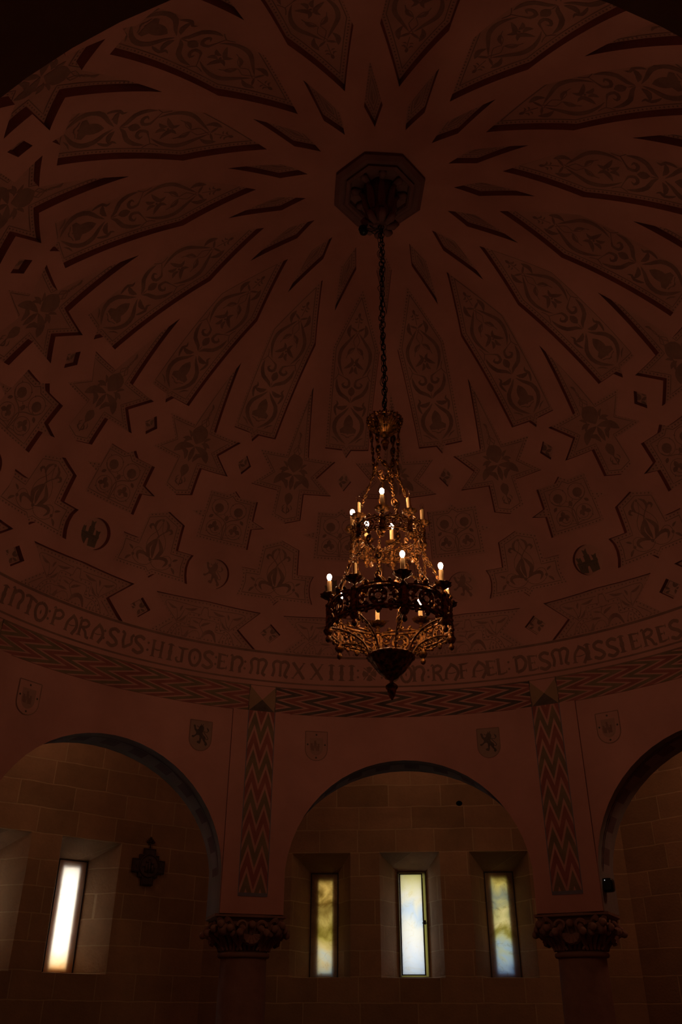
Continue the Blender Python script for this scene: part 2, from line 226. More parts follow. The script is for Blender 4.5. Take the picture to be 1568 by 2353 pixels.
onyx_c = onyx('white_onyx', 1.3, [(0, (.80, .90, 1)), (.25, (.95, .97, .97)), (.45, (.98, .98, .92)), (.62, (.78, .87, .95)), (.75, (.96, .95, .85)), (1, (.86, .84, .52))], (.85, .75, .5), cloud=.5)
onyx_l = onyx('olive_onyx', 4.1, [(0, (.50, .66, .78)), (.1, (.74, .78, .72)), (.22, (.80, .74, .50)), (.38, (.62, .58, .28)), (.46, (.42, .38, .14)), (.58, (.66, .60, .32)), (.72, (.34, .27, .10)), (.86, (.84, .72, .38)), (1, (.5, .4, .16))], (.45, .25, .1), cloud=.7)
onyx_r = onyx('blue_olive_onyx', 8.9, [(0, (.34, .46, .62)), (.14, (.52, .64, .72)), (.27, (.62, .64, .46)), (.38, (.46, .44, .18)), (.5, (.78, .74, .5)), (.6, (.66, .64, .4)), (.72, (.44, .48, .42)), (.86, (.80, .74, .38)), (1, (.46, .4, .16))], (.4, .3, .12), cloud=.8)
olive_lit_edge = None
onyx_w = onyx('warm_white_onyx', 2.2, [(0, (.95, .62, .3)), (.08, (1, .92, .72)), (.2, (1, .99, .95)), (.95, (1, 1, .97)), (1, (1, .95, .85))], (.9, .8, .6), cloud=.15)

# ------------------------------------------------------------------ dome coordinates: azimuth a and polar angle t in degrees
def S(a, t, h=0.0):
    r = R + h; a = radians(a); t = radians(t)
    return (r * sin(t) * sin(a), r * sin(t) * cos(a), ZC + r * cos(t))
def L2(x, t, az=0.0, h=0.0):           # local arc x (degrees) at polar angle t
    return S(az + x / max(sin(radians(t)), .02), t, h)
def catmull(p, step=.5):
    if len(p) < 3: 
        n = max(1, int(hypot(p[1][0] - p[0][0], p[1][1] - p[0][1]) / step))
        return [(p[0][0] + (p[1][0] - p[0][0]) * i / n, p[0][1] + (p[1][1] - p[0][1]) * i / n) for i in range(n + 1)]
    q = [(2 * p[0][0] - p[1][0], 2 * p[0][1] - p[1][1])] + list(p) + [(2 * p[-1][0] - p[-2][0], 2 * p[-1][1] - p[-2][1])]; out = []
    for i in range(1, len(q) - 2):
        a, b, c, d = q[i - 1:i + 3]; n = max(2, int(hypot(c[0] - b[0], c[1] - b[1]) / step))
        for k in range(n):
            u = k / n
            out.append(tuple(.5 * (2 * b[j] + (c[j] - a[j]) * u + (2 * a[j] - 5 * b[j] + 4 * c[j] - d[j]) * u * u + (3 * b[j] - a[j] - 3 * c[j] + d[j]) * u ** 3) for j in (0, 1)))
    out.append(tuple(p[-1])); return out
def strip(mb, pts, w, fn, mi=0, taper=None, straight=False, step=.5, least=.085):
    """flat painted stroke of width w along pts, mapped by fn"""
    w = max(w, least)
    if taper is None: taper = w > .16
    if straight:
        q = [];
        for i in range(len(pts) - 1): q += catmull([pts[i], pts[i + 1]], step)[:-1]
        q.append(pts[-1])
    else: q = catmull(pts, step)
    n = len(q); P = []
    for i, (x, y) in enumerate(q):
        x0, y0 = q[max(i - 1, 0)]; x1, y1 = q[min(i + 1, n - 1)]
        dx, dy = x1 - x0, y1 - y0; l = hypot(dx, dy) or 1
        u = i / (n - 1); hw = w / 2 * (max(.08, sin(pi * u) ** .65) if taper else 1)
        P += [fn(x - dy / l * hw, y + dx / l * hw), fn(x + dy / l * hw, y - dx / l * hw)]
    mb.add(P, [(2 * i, 2 * i + 1, 2 * i + 3, 2 * i + 2) for i in range(n - 1)], mi)
def disc(mb, c, r, fn, mi=0, n=8):
    mb.add([fn(c[0] + r * cos(2 * pi * i / n), c[1] + r * sin(2 * pi * i / n)) for i in range(n)], [tuple(range(n))], mi)
def mirror(h):
    r = list(h); r[0] = (0.0, r[0][1]); r[-1] = (0.0, r[-1][1])
    return r + [(-x, y) for x, y in reversed(r[1:-1])]
def subdiv(poly, step=.9):
    out = []
    for i, (x, y) in enumerate(poly):
        X, Y = poly[(i + 1) % len(poly)]; n = max(1, int(math.ceil(hypot(X - x, Y - y) / step)))
        out += [(x + (X - x) * k / n, y + (Y - y) * k / n) for k in range(n)]
    return out
def inset(poly, d):
    A = sum(poly[i][0] * poly[(i + 1) % len(poly)][1] - poly[(i + 1) % len(poly)][0] * poly[i][1] for i in range(len(poly)))
    s = 1 if A > 0 else -1; out = []; n = len(poly)
    for i in range(n):
        a, b, c = poly[i - 1], poly[i], poly[(i + 1) % n]
        u = Vector((b[0] - a[0], b[1] - a[1])).normalized(); v = Vector((c[0] - b[0], c[1] - b[1])).normalized()
        n1 = Vector((-u.y, u.x)) * s; n2 = Vector((-v.y, v.x)) * s; m = (n1 + n2)
        k = d / max(.08, m.dot(n1)) 
        out.append((b[0] + m.x * k, b[1] + m.y * k))
    return out
def inside(p, poly):
    x, y = p; c = False; n = len(poly); j = n - 1
    for i in range(n):
        xi, yi = poly[i]; xj, yj = poly[j]
        if (yi > y) != (yj > y) and x < (xj - xi) * (y - yi) / (yj - yi) + xi: c = not c
        j = i
    return c
def fill(poly, step, extra=()):
    """triangulate a polygon (with interior points) -> verts, tris"""
    xs = [p[0] for p in poly]; ys = [p[1] for p in poly]; V = [Vector(p) for p in poly]
    n = len(poly); g = inset(poly, step * .35)
    y = min(ys) + step / 2; 
    while y < max(ys):
        x = min(xs) + step / 2
        while x < max(xs):
            if inside((x, y), g) and inside((x, y), poly): V.append(Vector((x, y)))
            x += step
        y += step
    r = delaunay_2d_cdt(V, [], [list(range(n))], 1, 1e-5)
    return r[0], [tuple(f) for f in r[2]]
# ------------------------------------------------------------------ dome panels
DEP = .0168 * R
def circle_poly(r, c=(0, 66.55), n=32): return [(c[0] + r * cos(2 * pi * i / n), c[1] + r * sin(2 * pi * i / n)) for i in range(n)]
OUT = {}
for k in ('lancet', 'star', 'square', 'tulip', 'fan', 'rhombus', 'upper_diamond', 'lower_diamond'): OUT[k] = mirror(D[k]['o'])
OUT['fan'] = [(x, min(y, 77.3) if y > 76 else y) for x, y in OUT['fan']]
OUT['rhombus'] = [(0, 9.9), (1.12, 13.4), (0, 20.6), (-1.12, 13.4)]
OUT['upper_diamond'] = [(0, 46.9), (1.15, 48.45), (0, 50.05), (-1.15, 48.45)]
OUT['lower_diamond'] = [(0, 72.95), (1.7, 74.5), (0, 76.05), (-1.7, 74.5)]
OUT['castle_roundel'] = circle_poly(2.38); OUT['lion_roundel'] = circle_poly(2.38)
SUB = {k: subdiv(v, .9) for k, v in OUT.items()}
AOFF = {'star': 0, 'rhombus': 0, 'tulip': 0, 'lower_diamond': 0, 'lancet': .5, 'square': .5, 'upper_diamond': .5, 'fan': .5, 'castle_roundel': .5, 'lion_roundel': .5}
# camera frame, used only to leave out repeats that lie wholly outside the photograph
pitch, yaw, roll, FPX = radians(30.3863), radians(-5.3797), radians(.2463), 1985.3
fw = Vector((sin(yaw) * cos(pitch), cos(yaw) * cos(pitch), sin(pitch))); rt = Vector((cos(yaw), -sin(yaw), 0)); up = rt.cross(fw)
RT = rt * cos(roll) + up * sin(roll); UP = -rt * sin(roll) + up * cos(roll)
CAM = Vector((CAMC[0] * R, CAMC[1] * R, CAMC[2] * R + ZC))
def seen(p, m=60):
    v = Vector(p) - CAM; z = v.dot(fw)
    if z < .1: return False
    u = 784 + FPX * v.dot(RT) / z; w = 1176.5 - FPX * v.dot(UP) / z
    return -m < u < 1568 + m and -m < w < 2353 + m
INST = []
for k in OUT:
    for j in range(16):
        if k == 'castle_roundel' and j % 2 == 0: continue
        if k == 'lion_roundel' and j % 2 == 1: continue
        az = 22.5 * (j + AOFF[k])
        if any(seen(L2(x, t, az)) for x, t in SUB[k]): INST.append((k, az))
LB = [(440,505),(480,560),(490,650),(540,690),(600,650),(605,590),(640,530),(710,500),(790,540),(815,620),(800,720),(760,790),(800,860),(880,930),(910,1010),(880,1040),(900,1100),(960,1150),(985,1220),(920,1285),(870,1230),(875,1170),(800,1080),(755,1000),(720,1050),(715,1150),(680,1225),(570,1190),(560,1140),(620,1100),(660,1110),(650,1040),(655,940),(620,890),(540,900),(470,960),(410,1010),(340,980),(350,930),(430,920),(500,860),(510,790),(440,710),(400,600),(375,530)]
LION = [((x - 690) * .00454, (y - 890) * .00454) for x, y in LB]
LTAIL = [(.12, [(885,1010),(960,1032),(998,980),(900,860),(812,762),(830,732),(930,757),(992,690),(960,620),(928,580)]), (.28, [(985,730),(985,660),(915,570)]), (.14, [(690,520),(690,455)]), (.14, [(740,520),(775,460)]), (.12, [(600,590),(525,545)])]
def draw_lion(mb, f, mi, k=1.0):
    p = subdiv([(x * k, y * k) for x, y in LION], .5); vv, ff = fill(p, .35)
    mb.add([f(q.x, q.y) for q in vv], ff, mi)
    for w, p in LTAIL: strip(mb, [((x - 690) * .00454 * k, (y - 890) * .00454 * k) for x, y in p], w * k, f, mi, taper=w > .2)
# outer skin of the dome with real openings where the panels are sunk
TB = 87.0
def polar(a, t): return Vector((t * sin(radians(a)), t * cos(radians(a))))
V = []; F = []; holes = []
for k, az in INST:
    ps = [polar(az + x / max(sin(radians(t)), .02), t) for x, t in SUB[k]]
    o = len(V); V += ps; F.append(list(range(o, o + len(ps)))); holes.append([tuple(p) for p in ps])
o = len(V); NR = 240
V += [polar(360 * i / NR, TB) for i in range(NR)]; F.append(list(range(o, o + NR)))
boxes = [(min(p[0] for p in h), max(p[0] for p in h), min(p[1] for p in h), max(p[1] for p in h), h) for h in holes]
def inhole(x, y):
    for a, b, c, d, h in boxes:
        if a <= x <= b and c <= y <= d and inside((x, y), h): return True
    return False
t = 1.4
while t < TB - .7:
    n = max(8, int(2 * pi * t * max(.35, sin(radians(t)) / radians(t) ) / 1.7))
    for i in range(n):
        p = polar(360 * (i + (.5 if int(t / 1.4) % 2 else 0)) / n, t)
        if not inhole(p.x, p.y): V.append(p)
    t += 1.4
r = delaunay_2d_cdt(V, [], F, 1, 1e-5)
mb = MB(); vs = [S(degrees(atan2(p.x, p.y)), p.length) for p in r[0]]
tris = []
for f in r[2]:
    cx = sum(r[0][i].x for i in f) / 3; cy = sum(r[0][i].y for i in f) / 3
    if not inhole(cx, cy): tris.append(tuple(f))
mb.add(vs, tris)
mb.add([S(360 * i / NR, TB) for i in range(NR)] + [(1.14 * R * sin(2 * pi * i / NR), 1.14 * R * cos(2 * pi * i / NR), ZC + .0523 * R + .004) for i in range(NR)],
       [(i, (i + 1) % NR, NR + (i + 1) % NR, NR + i) for i in range(NR)])
dome = struct(mb.build('ceiling', plaster))
# backing shell so that no light passes the thin plaster skin
paint_ca = mottled('smoky_castle_paint', (.15, .095, .07), .2, 4, bump=0)
def panel(kind):
    """sunk panel: side walls, floor, and the drawing on the floor (painted film 3 mm proud)"""
    mb = MB(); P = SUB[kind]; n = len(P)
    h = DEP
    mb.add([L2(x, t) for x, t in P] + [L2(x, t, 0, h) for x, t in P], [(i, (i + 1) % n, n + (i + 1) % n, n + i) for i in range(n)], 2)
    vv, ff = fill(P, 1.0 if kind in ('lancet', 'star', 'square', 'tulip', 'fan') else .8)
    mb.add([L2(p.x, p.y, 0, h) for p in vv], ff, 0)
    fn = lambda x, t: L2(x, t, 0, h - .003)
    def line(poly, w=.11):
        q = poly + [poly[0]]
        strip(mb, q, w, fn, 1, taper=False, straight=True, step=.8)
    def dots(poly, sp=.56, rad=.125):
        per = [(poly[i], poly[(i + 1) % len(poly)]) for i in range(len(poly))]
        for a, b in per:
            l = hypot(b[0] - a[0], b[1] - a[1]); m = max(1, int(round(l / sp)))
            for q in range(m):
                disc(mb, (a[0] + (b[0] - a[0]) * q / m, a[1] + (b[1] - a[1]) * q / m), rad * random.uniform(.85, 1.1), fn, 1, 7)
    if kind in D:
        d = D[kind]
        for w, p in d['s']:
            for s in (1, -1): strip(mb, [(s * x, y) for x, y in p], w, fn, 1)
        for rr, c in d['b']:
            for s in (1, -1): disc(mb, (s * c[0], c[1]), rr, fn, 1, 12)
        for w, p in d['as']:
            q = p if kind == 'fan' else [(0.0, y) if abs(x) < .25 and w > .2 else (x, y) for x, y in p]
            strip(mb, q, w, fn, 1, taper=w > .14)
        for rr, c in d['ab']: disc(mb, c, rr, fn, 1, 12)
    O = OUT[kind]
    if kind in ('lancet', 'star'): line(inset(O, .62)); dots(inset(O, .31), .52, .12)
    elif kind in ('square', 'tulip'): line(inset(O, .72)); dots(inset(O, .36))
    elif kind == 'fan': dots(inset(O, .36), .6)
    elif kind == 'rhombus':
        line([(0, 11.6), (.55, 13.6), (0, 17.2), (-.55, 13.6)], .06); line([(0, 12.6), (.28, 13.7), (0, 15.6), (-.28, 13.7)], .05); dots([(0, 10.7), (.85, 13.5), (0, 19), (-.85, 13.5)], .5, .1)
        strip(mb, [(0, 13.0), (.1, 13.9), (0, 14.8)], .2, fn, 1)
    elif kind == 'lower_diamond': line(inset(O, .22), .05)
    elif kind == 'castle_roundel':
        c0 = (0, 66.6); p = subdiv([(c0[0] + x * 1.02, c0[1] + y) for x, y in D['castle'][0]], .6)
        vv, ff = fill(p, .5); mb.add([fn(q.x, q.y) for q in vv], ff, 3)
        fn2 = lambda x, t: L2(x, t, 0, h - .005)
        strip(mb, [(-1.85, 66.85), (1.1, 66.95)], .1, fn2, 4, taper=False); strip(mb, [(-.75, 66.6), (.1, 66.66)], .07, fn2, 4, taper=False)
        for x in (-1.5, -1.0, .45, .85): strip(mb, [(x, 67.2), (x, 67.6)], .12, fn2, 4, taper=False)
    elif kind == 'lion_roundel':
        draw_lion(mb, lambda x, t: fn(x, 66.6 + t), 1)
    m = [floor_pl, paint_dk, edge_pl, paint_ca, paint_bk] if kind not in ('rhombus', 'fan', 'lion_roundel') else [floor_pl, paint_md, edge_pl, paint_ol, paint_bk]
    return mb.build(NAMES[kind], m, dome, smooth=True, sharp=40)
NAMES = {'lancet': 'lancet_panel', 'star': 'star_panel', 'square': 'vine_square_panel', 'tulip': 'lily_panel', 'fan': 'bowtie_panel', 'rhombus': 'rhombus_panel',
         'upper_diamond': 'leaf_lozenge', 'lower_diamond': 'flower_lozenge', 'castle_roundel': 'castle_roundel', 'lion_roundel': 'lion_roundel'}
first = {}
for k, az in INST:
    if k not in first:
        o = first[k] = panel(k)
        # panel meshes are drawn at azimuth zero about the dome's axis
    else: o = dup(first[k], dome)
    o.rotation_euler = (0, 0, -radians(az))

# inscription and ring lines, painted on the plaster
mb = MB(); fn = lambda x, t: S(x, t, -.004)
def ringline(mb, t0, t1, mi, a0=-180, a1=180, h=-.004, n=180, f=None):
    f = f or (lambda a, t: S(a, t, h)); n = max(2, int(n * (a1 - a0) / 360)); P = []
    for i in range(n + 1):
        a = a0 + (a1 - a0) * i / n; P += [f(a, t0), f(a, t1)]
    mb.add(P, [(2 * i, 2 * i + 1, 2 * i + 3, 2 * i + 2) for i in range(n)], mi)
ringline(mb, 77.35, 77.72, 0); ringline(mb, 81.98, 82.25, 0)
ringline(mb, 82.85, 82.98, 0); mb.build('ring_lines', [paint_dk], dome)
paint_sq = mottled('dull_olive_square', (PL[0] * .62, PL[1] * .8, PL[2] * .6), .1, 4, bump=0)
G = {  # lombardic capitals as strokes in a unit box (x right, y down), width after each
 'I': (.55, [(.30, [(.27, .03), (.27, .97)]), (.16, [(.02, .1), (.27, .02), (.52, .1)]), (.4, [(.27, .38), (.27, .62)]), (.16, [(.05, .95), (.27, .9), (.5, .95)])]),
 'N': (1.0, [(.26, [(.2, .05), (.2, .97)]), (.2, [(.02, .08), (.14, .0), (.22, .12)]), (.28, [(.2, .3), (.45, .08), (.75, .12), (.86, .4), (.72, .7), (.76, .98)]), (.3, [(.2, .42), (.2, .6)]), (.14, [(.02, .97), (.2, .92), (.38, .97)])]),
 'T': (.85, [(.24, [(.02, .12), (.2, .02), (.65, .12), (.85, .2)]), (.26, [(.42, .08), (.42, .97)]), (.36, [(.42, .45), (.42, .65)]), (.14, [(.2, .97), (.42, .92), (.62, .97)])]),
 'O': (.85, [(.26, [(.42, .02), (.12, .2), (.08, .6), (.25, .92), (.42, .98)]), (.26, [(.42, .02), (.72, .2), (.78, .6), (.6, .92), (.42, .98)]), (.16, [(.42, .38), (.42, .66)])]),
 'P': (.8, [(.24, [(.2, .1), (.2, .97)]), (.18, [(.02, .12), (.14, .0), (.24, .12)]), (.24, [(.2, .2), (.5, .08), (.76, .25), (.62, .5), (.2, .58)]), (.14, [(.02, .97), (.2, .92), (.4, .97)])]),
 'A': (.9, [(.24, [(.5, .05), (.2, .45), (.14, .95)]), (.28, [(.4, .02), (.7, .25), (.82, .6), (.6, 1.05)]), (.1, [(.18, .55), (.45, .6), (.78, .52)]), (.14, [(.0, .93), (.14, .9), (.3, .95)])]),
 'R': (.9, [(.24, [(.2, .1), (.2, .97)]), (.18, [(.02, .12), (.14, .0), (.24, .12)]), (.24, [(.2, .18), (.5, .06), (.74, .22), (.6, .42), (.25, .5)]), (.24, [(.35, .48), (.6, .7), (.7, .95), (.88, .97)]), (.14, [(.02, .97), (.2, .92), (.38, .97)])]),
 'S': (.8, [(.3, [(.72, .14), (.45, .02), (.15, .15), (.2, .38), (.55, .58), (.7, .8), (.4, .98), (.06, .85)]), (.16, [(.66, .02), (.74, .2)]), (.16, [(.04, .78), (.1, .98)])]),
 'V': (.85, [(.26, [(.02, .05), (.2, .15), (.18, .55), (.3, .95)]), (.24, [(.28, .93), (.55, .75), (.75, .6), (.7, .25), (.85, .1)]), (.1, [(.2, .98), (.3, .9)])]),
 'H': (.95, [(.24, [(.18, .0), (.2, .97)]), (.24, [(.75, .0), (.73, .97)]), (.14, [(.2, .5), (.48, .56), (.74, .5)]), (.14, [(.02, .02), (.2, .08), (.36, .02)]), (.14, [(.6, .02), (.75, .08), (.92, .02)]), (.14, [(.02, .97), (.2, .92), (.36, .97)]), (.14, [(.58, .97), (.75, .92), (.92, .97)])]),
 'J': (.8, [(.26, [(.45, .1), (.45, .95)]), (.22, [(.1, .08), (.4, .14), (.85, .1)]), (.2, [(.46, .9), (.2, .95), (.05, .75), (.2, .68)])]),
 'E': (.8, [(.32, [(.2, .05), (.2, .95)]), (.16, [(.02, .05), (.4, .1), (.72, .12)]), (.12, [(.72, .02), (.68, .25)]), (.17, [(.2, .5), (.5, .5)]), (.12, [(.52, .38), (.54, .62)]), (.17, [(.05, .93), (.4, .92), (.72, .86)]), (.12, [(.72, .72), (.7, .98)])]),
 'M': (1.3, [(.26, [(.62, .1), (.35, .02), (.12, .2), (.2, .6), (.1, .97)]), (.24, [(.62, .1), (.62, .9)]), (.28, [(.62, .12), (.92, .02), (1.15, .2), (1.0, .6), (.92, .85), (1.12, .97)]), (.14, [(.5, .85), (.62, .92), (.74, .85)])]),
 'X': (.95, [(.3, [(.1, .02), (.45, .45), (.85, .98)]), (.2, [(.85, .02), (.5, .5), (.12, .97)]), (.14, [(.0, .04), (.26, .04)]), (.14, [(.7, .04), (.95, .04)]), (.14, [(.0, .96), (.26, .96)]), (.14, [(.68, .97), (.95, .97)])]),
 'D': (.95, [(.24, [(.22, .08), (.22, .95)]), (.18, [(.02, .1), (.14, .0), (.3, .06)]), (.3, [(.25, .1), (.6, .04), (.85, .4), (.65, .8), (.22, .94)])]),
 'F': (.8, [(.26, [(.22, .08), (.22, .97)]), (.18, [(.02, .1), (.4, .1), (.75, .04)]), (.14, [(.22, .5), (.55, .48)]), (.12, [(.56, .36), (.58, .62)]), (.14, [(.02, .97), (.22, .92), (.42, .97)])]),
 'L': (.75, [(.28, [(.2, .02), (.2, .94)]), (.14, [(.04, .02), (.36, .02)]), (.18, [(.05, .94), (.4, .93), (.7, .84)]), (.12, [(.7, .7), (.68, .96)])]),
}
mb = MB(); HL = 2.65
for ch, a, t in D['letters'] + [('P', -69.3, 80.0)]:
    s = sin(radians(t)); t0 = 80.05 + (t - 80.05) * .5 - HL / 2
    if ch == ':':
        for q in (.3, .7): disc(mb, (a, t0 + HL * q), .2, fn, 0, 8)
        continue
    if ch == '+':
        for k in range(4):
            an = k * pi / 2
            ax = lambda r, w: (a + r * cos(an) - w * sin(an), 80.05 + r * sin(an) + w * cos(an))
            P = [ax(.15, -.1), ax(1.0, -.55), ax(1.2, 0), ax(1.0, .55), ax(.15, .1)]
            mb.add([fn(*p) for p in P], [(0, 1, 2, 3, 4)])
            b = an + pi / 4; strip(mb, [(a + .3 * cos(b), 80.05 + .3 * sin(b)), (a + .75 * cos(b + .15), 80.05 + .75 * sin(b + .15)), (a + 1.35 * cos(b), 80.05 + 1.35 * sin(b))], .16, fn, 0)
        continue
    g = G[ch[0]]; sc = HL * .93; sx = 1.22 if ch == 'A' and a > 0 else 1.0
    for w, p in g[1]: strip(mb, [(a + (x - g[0] / 2) * sc * sx, t0 + HL * y) for x, y in p], w * .78 * 2.2, fn, 0, taper=False if w >= .24 else True, step=.25)
    if len(ch) > 1: strip(mb, [(a - .1, t0 - .25), (a + .5, t0 - .75)], .22, fn, 0)
mb.build('inscription', [paint_dk], dome)

# zig-zag border ring in eight bays
PHI = -.35      # the piers stand a little off the panel grid
ZT, ZB = 83.0, 87.0
def zig(mb, a0, a1, fn, cols, P=5.83, amp=4.45, y0=ZT, y1=ZB, phase=0.0, teeth=((0, .0), (.22, 1.0), (.48, 0), (.73, 1.0), (1.0, -.12))):
    """vertical chevrons running along the ring, clipped to a0..a1"""
    widths = [(0, .0, .34), (1, .50, .83)]
    k = int((a0 - phase) / P) - 3
    while phase + k * P - P < a1 + P:
        for mi, s0, s1 in widths:
            for i in range(len(teeth) - 1):
                (u0, f0), (u1, f1) = teeth[i], teeth[i + 1]
                q = [(phase + (k + s0) * P + amp * f0, u0), (phase + (k + s1) * P + amp * f0, u0), (phase + (k + s1) * P + amp * f1, u1), (phase + (k + s0) * P + amp * f1, u1)]
                for lim, sg in ((a0, 1), (a1, -1)):
                    o = []
                    for j in range(len(q)):
                        A, B = q[j], q[(j + 1) % len(q)]; ia = (A[0] - lim) * sg >= 0; ib = (B[0] - lim) * sg >= 0
                        if ia: o.append(A)
                        if ia != ib:
                            w = (lim - A[0]) / (B[0] - A[0]); o.append((lim, A[1] + w * (B[1] - A[1])))
                    q = o
                    if len(q) < 3: break
                if len(q) >= 3: mb.add([fn(x, y0 + (y1 - y0) * u) for x, u in q], [tuple(range(len(q)))], cols[mi])
        k += 1
for b in (-2, -1, 0, 1, 2):
    c = PHI + 45 * b
    if not any(seen(S(c + q, 85)) for q in range(-20, 21, 4)): continue
    mb = MB(); zig(mb, c - 20.4, c + 20.4, fn, [0, 1], phase=-.9 - 2.4 - 5.83 * 3 + 45 * b - 5.83 * .3)
    ringline(mb, ZB - .02, ZB + .0, 0, c - 22.5, c + 22.5, f=lambda a, t: S(a, t, -.004)); 
    ringline(mb, 82.98, 83.08, 0, c - 20.4, c + 20.4, h=-.005)
    mb.build('zigzag_border', [paint_ol if b % 2 else paint_bk, paint_rd], dome)
for b in (-2, -1, 0, 1):
    c = PHI + 22.5 + 45 * b
    if not (seen(S(c - 2, 85)) or seen(S(c + 2, 85))): continue
    mb = MB(); A, B, C_, D_, M_ = (c - 2.1, 83), (c + 2.1, 83), (c + 2.1, 87), (c - 2.1, 87), (c, 85.1)
    for tri, mi in (((A, B, M_), 2), ((B, C_, M_), 0), ((C_, D_, M_), 1), ((D_, A, M_), 0)): mb.add([fn(*p) for p in tri], [(0, 1, 2)], mi)
    for s in (-1, 1): strip(mb, [(c + 2.1 * s, 82.9), (c + 2.1 * s, 87)], .16, lambda x, t: S(x, t, -.006), 1, taper=False)
    mb.build('quartered_square', [paint_sq, paint_bk, plaster], dome)

# ------------------------------------------------------------------ drum wall: cylinder with eight arches
TH = .12
ZS, ZTOP, ZARC, RA, HW = -.45, .0523, -.38, .3140, 17.9
def cyl(a, z, r=1.0): return (R * r * sin(radians(a)), R * r * cos(radians(a)), ZC + R * z)
def rin(a):
    d = abs(((a - PHI) % 360) - 180)
    return 1 + .05 * max(0.0, min(1.0, (27.0 - d) / 9.0))
KZ = degrees(1)      # 1 unit of height = KZ "degrees" of arc
mb = MB()
arc = [(-HW, ZS), (-HW, -.415)] + [(-degrees(RA) * cos(pi * i / 28), ZARC + RA * sin(pi * i / 28)) for i in range(29)] + [(HW, -.415), (HW, ZS)]
arc = [(max(-HW, min(HW, x)), z) for x, z in arc]
HS = 17.95
for b in range(8):
    c = PHI + 45 * b
    zt = [(HS - 1.95 * i / 1 if 0 else HS - 2 * HS * i / 18, ZTOP) for i in range(19)]
    poly = [(-HS, ZS)] + arc + [(HS, ZS)] + [(HS, ZS + (ZTOP - ZS) * i / 8) for i in range(1, 8)] + zt + [(-HS, ZTOP - (ZTOP - ZS) * i / 8) for i in range(1, 8)]
    q = [(x, z * KZ) for x, z in poly]; vv, ff = fill(q, 2.2)
    mb.add([cyl(c + p.x, p.y / KZ, rin(c + p.x)) for p in vv], ff, 0)
    mb.add([cyl(c + p.x, p.y / KZ, rin(c + p.x) + TH) for p in vv], ff, 0)
    n = len(arc); mb.add([cyl(c + x, z, rin(c + x)) for x, z in arc] + [cyl(c + x, z, rin(c + x) + TH) for x, z in arc], [(i, i + 1, n + i + 1, n + i) for i in range(n - 1)], 1)
    # pier between this arch and the next, set 2 cm back
    a0, a1 = c + HS, c + 45 - HS; n = 6; rec = -.006
    for off in (rec, TH):
        P = []
        for i in range(n + 1):
            a = a0 + (a1 - a0) * i / n; rr = rin(a) + off; P += [cyl(a, ZS, rr), cyl(a, ZTOP, rr)]
        mb.add(P, [(2 * i, 2 * i + 1, 2 * i + 3, 2 * i + 2) for i in range(n)], 0)
    for a in (a0, a1):
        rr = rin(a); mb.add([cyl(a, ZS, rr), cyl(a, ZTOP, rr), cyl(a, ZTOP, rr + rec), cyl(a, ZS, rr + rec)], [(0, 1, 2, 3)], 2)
    P = []
    for i in range(n + 1):
        a = a0 + (a1 - a0) * i / n; P += [cyl(a, ZS, rin(a) + rec), cyl(a, ZS, rin(a) + TH)]
    mb.add(P, [(2 * i, 2 * i + 1, 2 * i + 3, 2 * i + 2) for i in range(n)], 0)
    P = []
    for i in range(n + 1):
        a = a0 + (a1 - a0) * i / n; P += [cyl(a, ZTOP, rin(a) + rec), cyl(a, ZTOP, rin(a))]
    mb.add(P, [(2 * i, 2 * i + 1, 2 * i + 3, 2 * i + 2) for i in range(n)], 0)
drum = struct(mb.build('wall_rotunda', [plaster, reveal_pl, paint_dk], smooth=True, sharp=35))
def on_wall(a, z, r=1.0, h=.004): return cyl(a, z, r * rin(a) - h / R)
# painted decoration of the wall, each piece a child
for b in (-2, -1, 0, 1):
    c = PHI + 22.5 + 45 * b
    if b in (-2,): continue
    mb = MB(); f = lambda u, y: on_wall(c - 2.1 + 4.2 * u, y, 0.994)
    per = .102; z0, z1 = .0523, -.407
    k = -1
    def chev(mb, zz, h, mi):
        pk = [(0, -.055), (.25, 0), (.5, -.055), (.75, 0), (1, -.055)]
        for i in range(4):
            (u0, d0), (u1, d1) = pk[i], pk[i + 1]; q = [(u0, zz + d0), (u1, zz + d1), (u1, zz + d1 - h), (u0, zz + d0 - h)]
            for lim, sg in ((z0, -1), (z1, 1)):
                o = []
                for j in range(len(q)):
                    A, B = q[j], q[(j + 1) % len(q)]; ia = (A[1] - lim) * sg >= 0; ib = (B[1] - lim) * sg >= 0
                    if ia: o.append(A)
                    if ia != ib: w = (lim - A[1]) / (B[1] - A[1]); o.append((A[0] + w * (B[0] - A[0]), lim))
                q = o
                if len(q) < 3: break
            if len(q) >= 3: mb.add([f(*p) for p in q], [tuple(range(len(q)))], mi)
    while k < 7:
        z = z0 - .012 - k * per + .01; chev(mb, z, .035, 0); chev(mb, z - per * .5, .034, 1); k += 1
    for u in (0, 1): strip(mb, [(u, z0), (u, z1)], .03, lambda u_, y_: on_wall(c - 2.1 + 4.2 * u_, y_, 0.994, .006), 2, taper=False, step=.05, least=0)
    mb.add([on_wall(c - 2.15, z1 + .004, 0.994, .006), on_wall(c + 2.15, z1 + .004, 0.994, .006), on_wall(c + 2.15, z1 - .004, 0.994, .006), on_wall(c - 2.15, z1 - .004, 0.994, .006)], [(0, 1, 2, 3)], 2)
    mb.build('zigzag_pilaster', [paint_ol, paint_rd, paint_gy], drum)
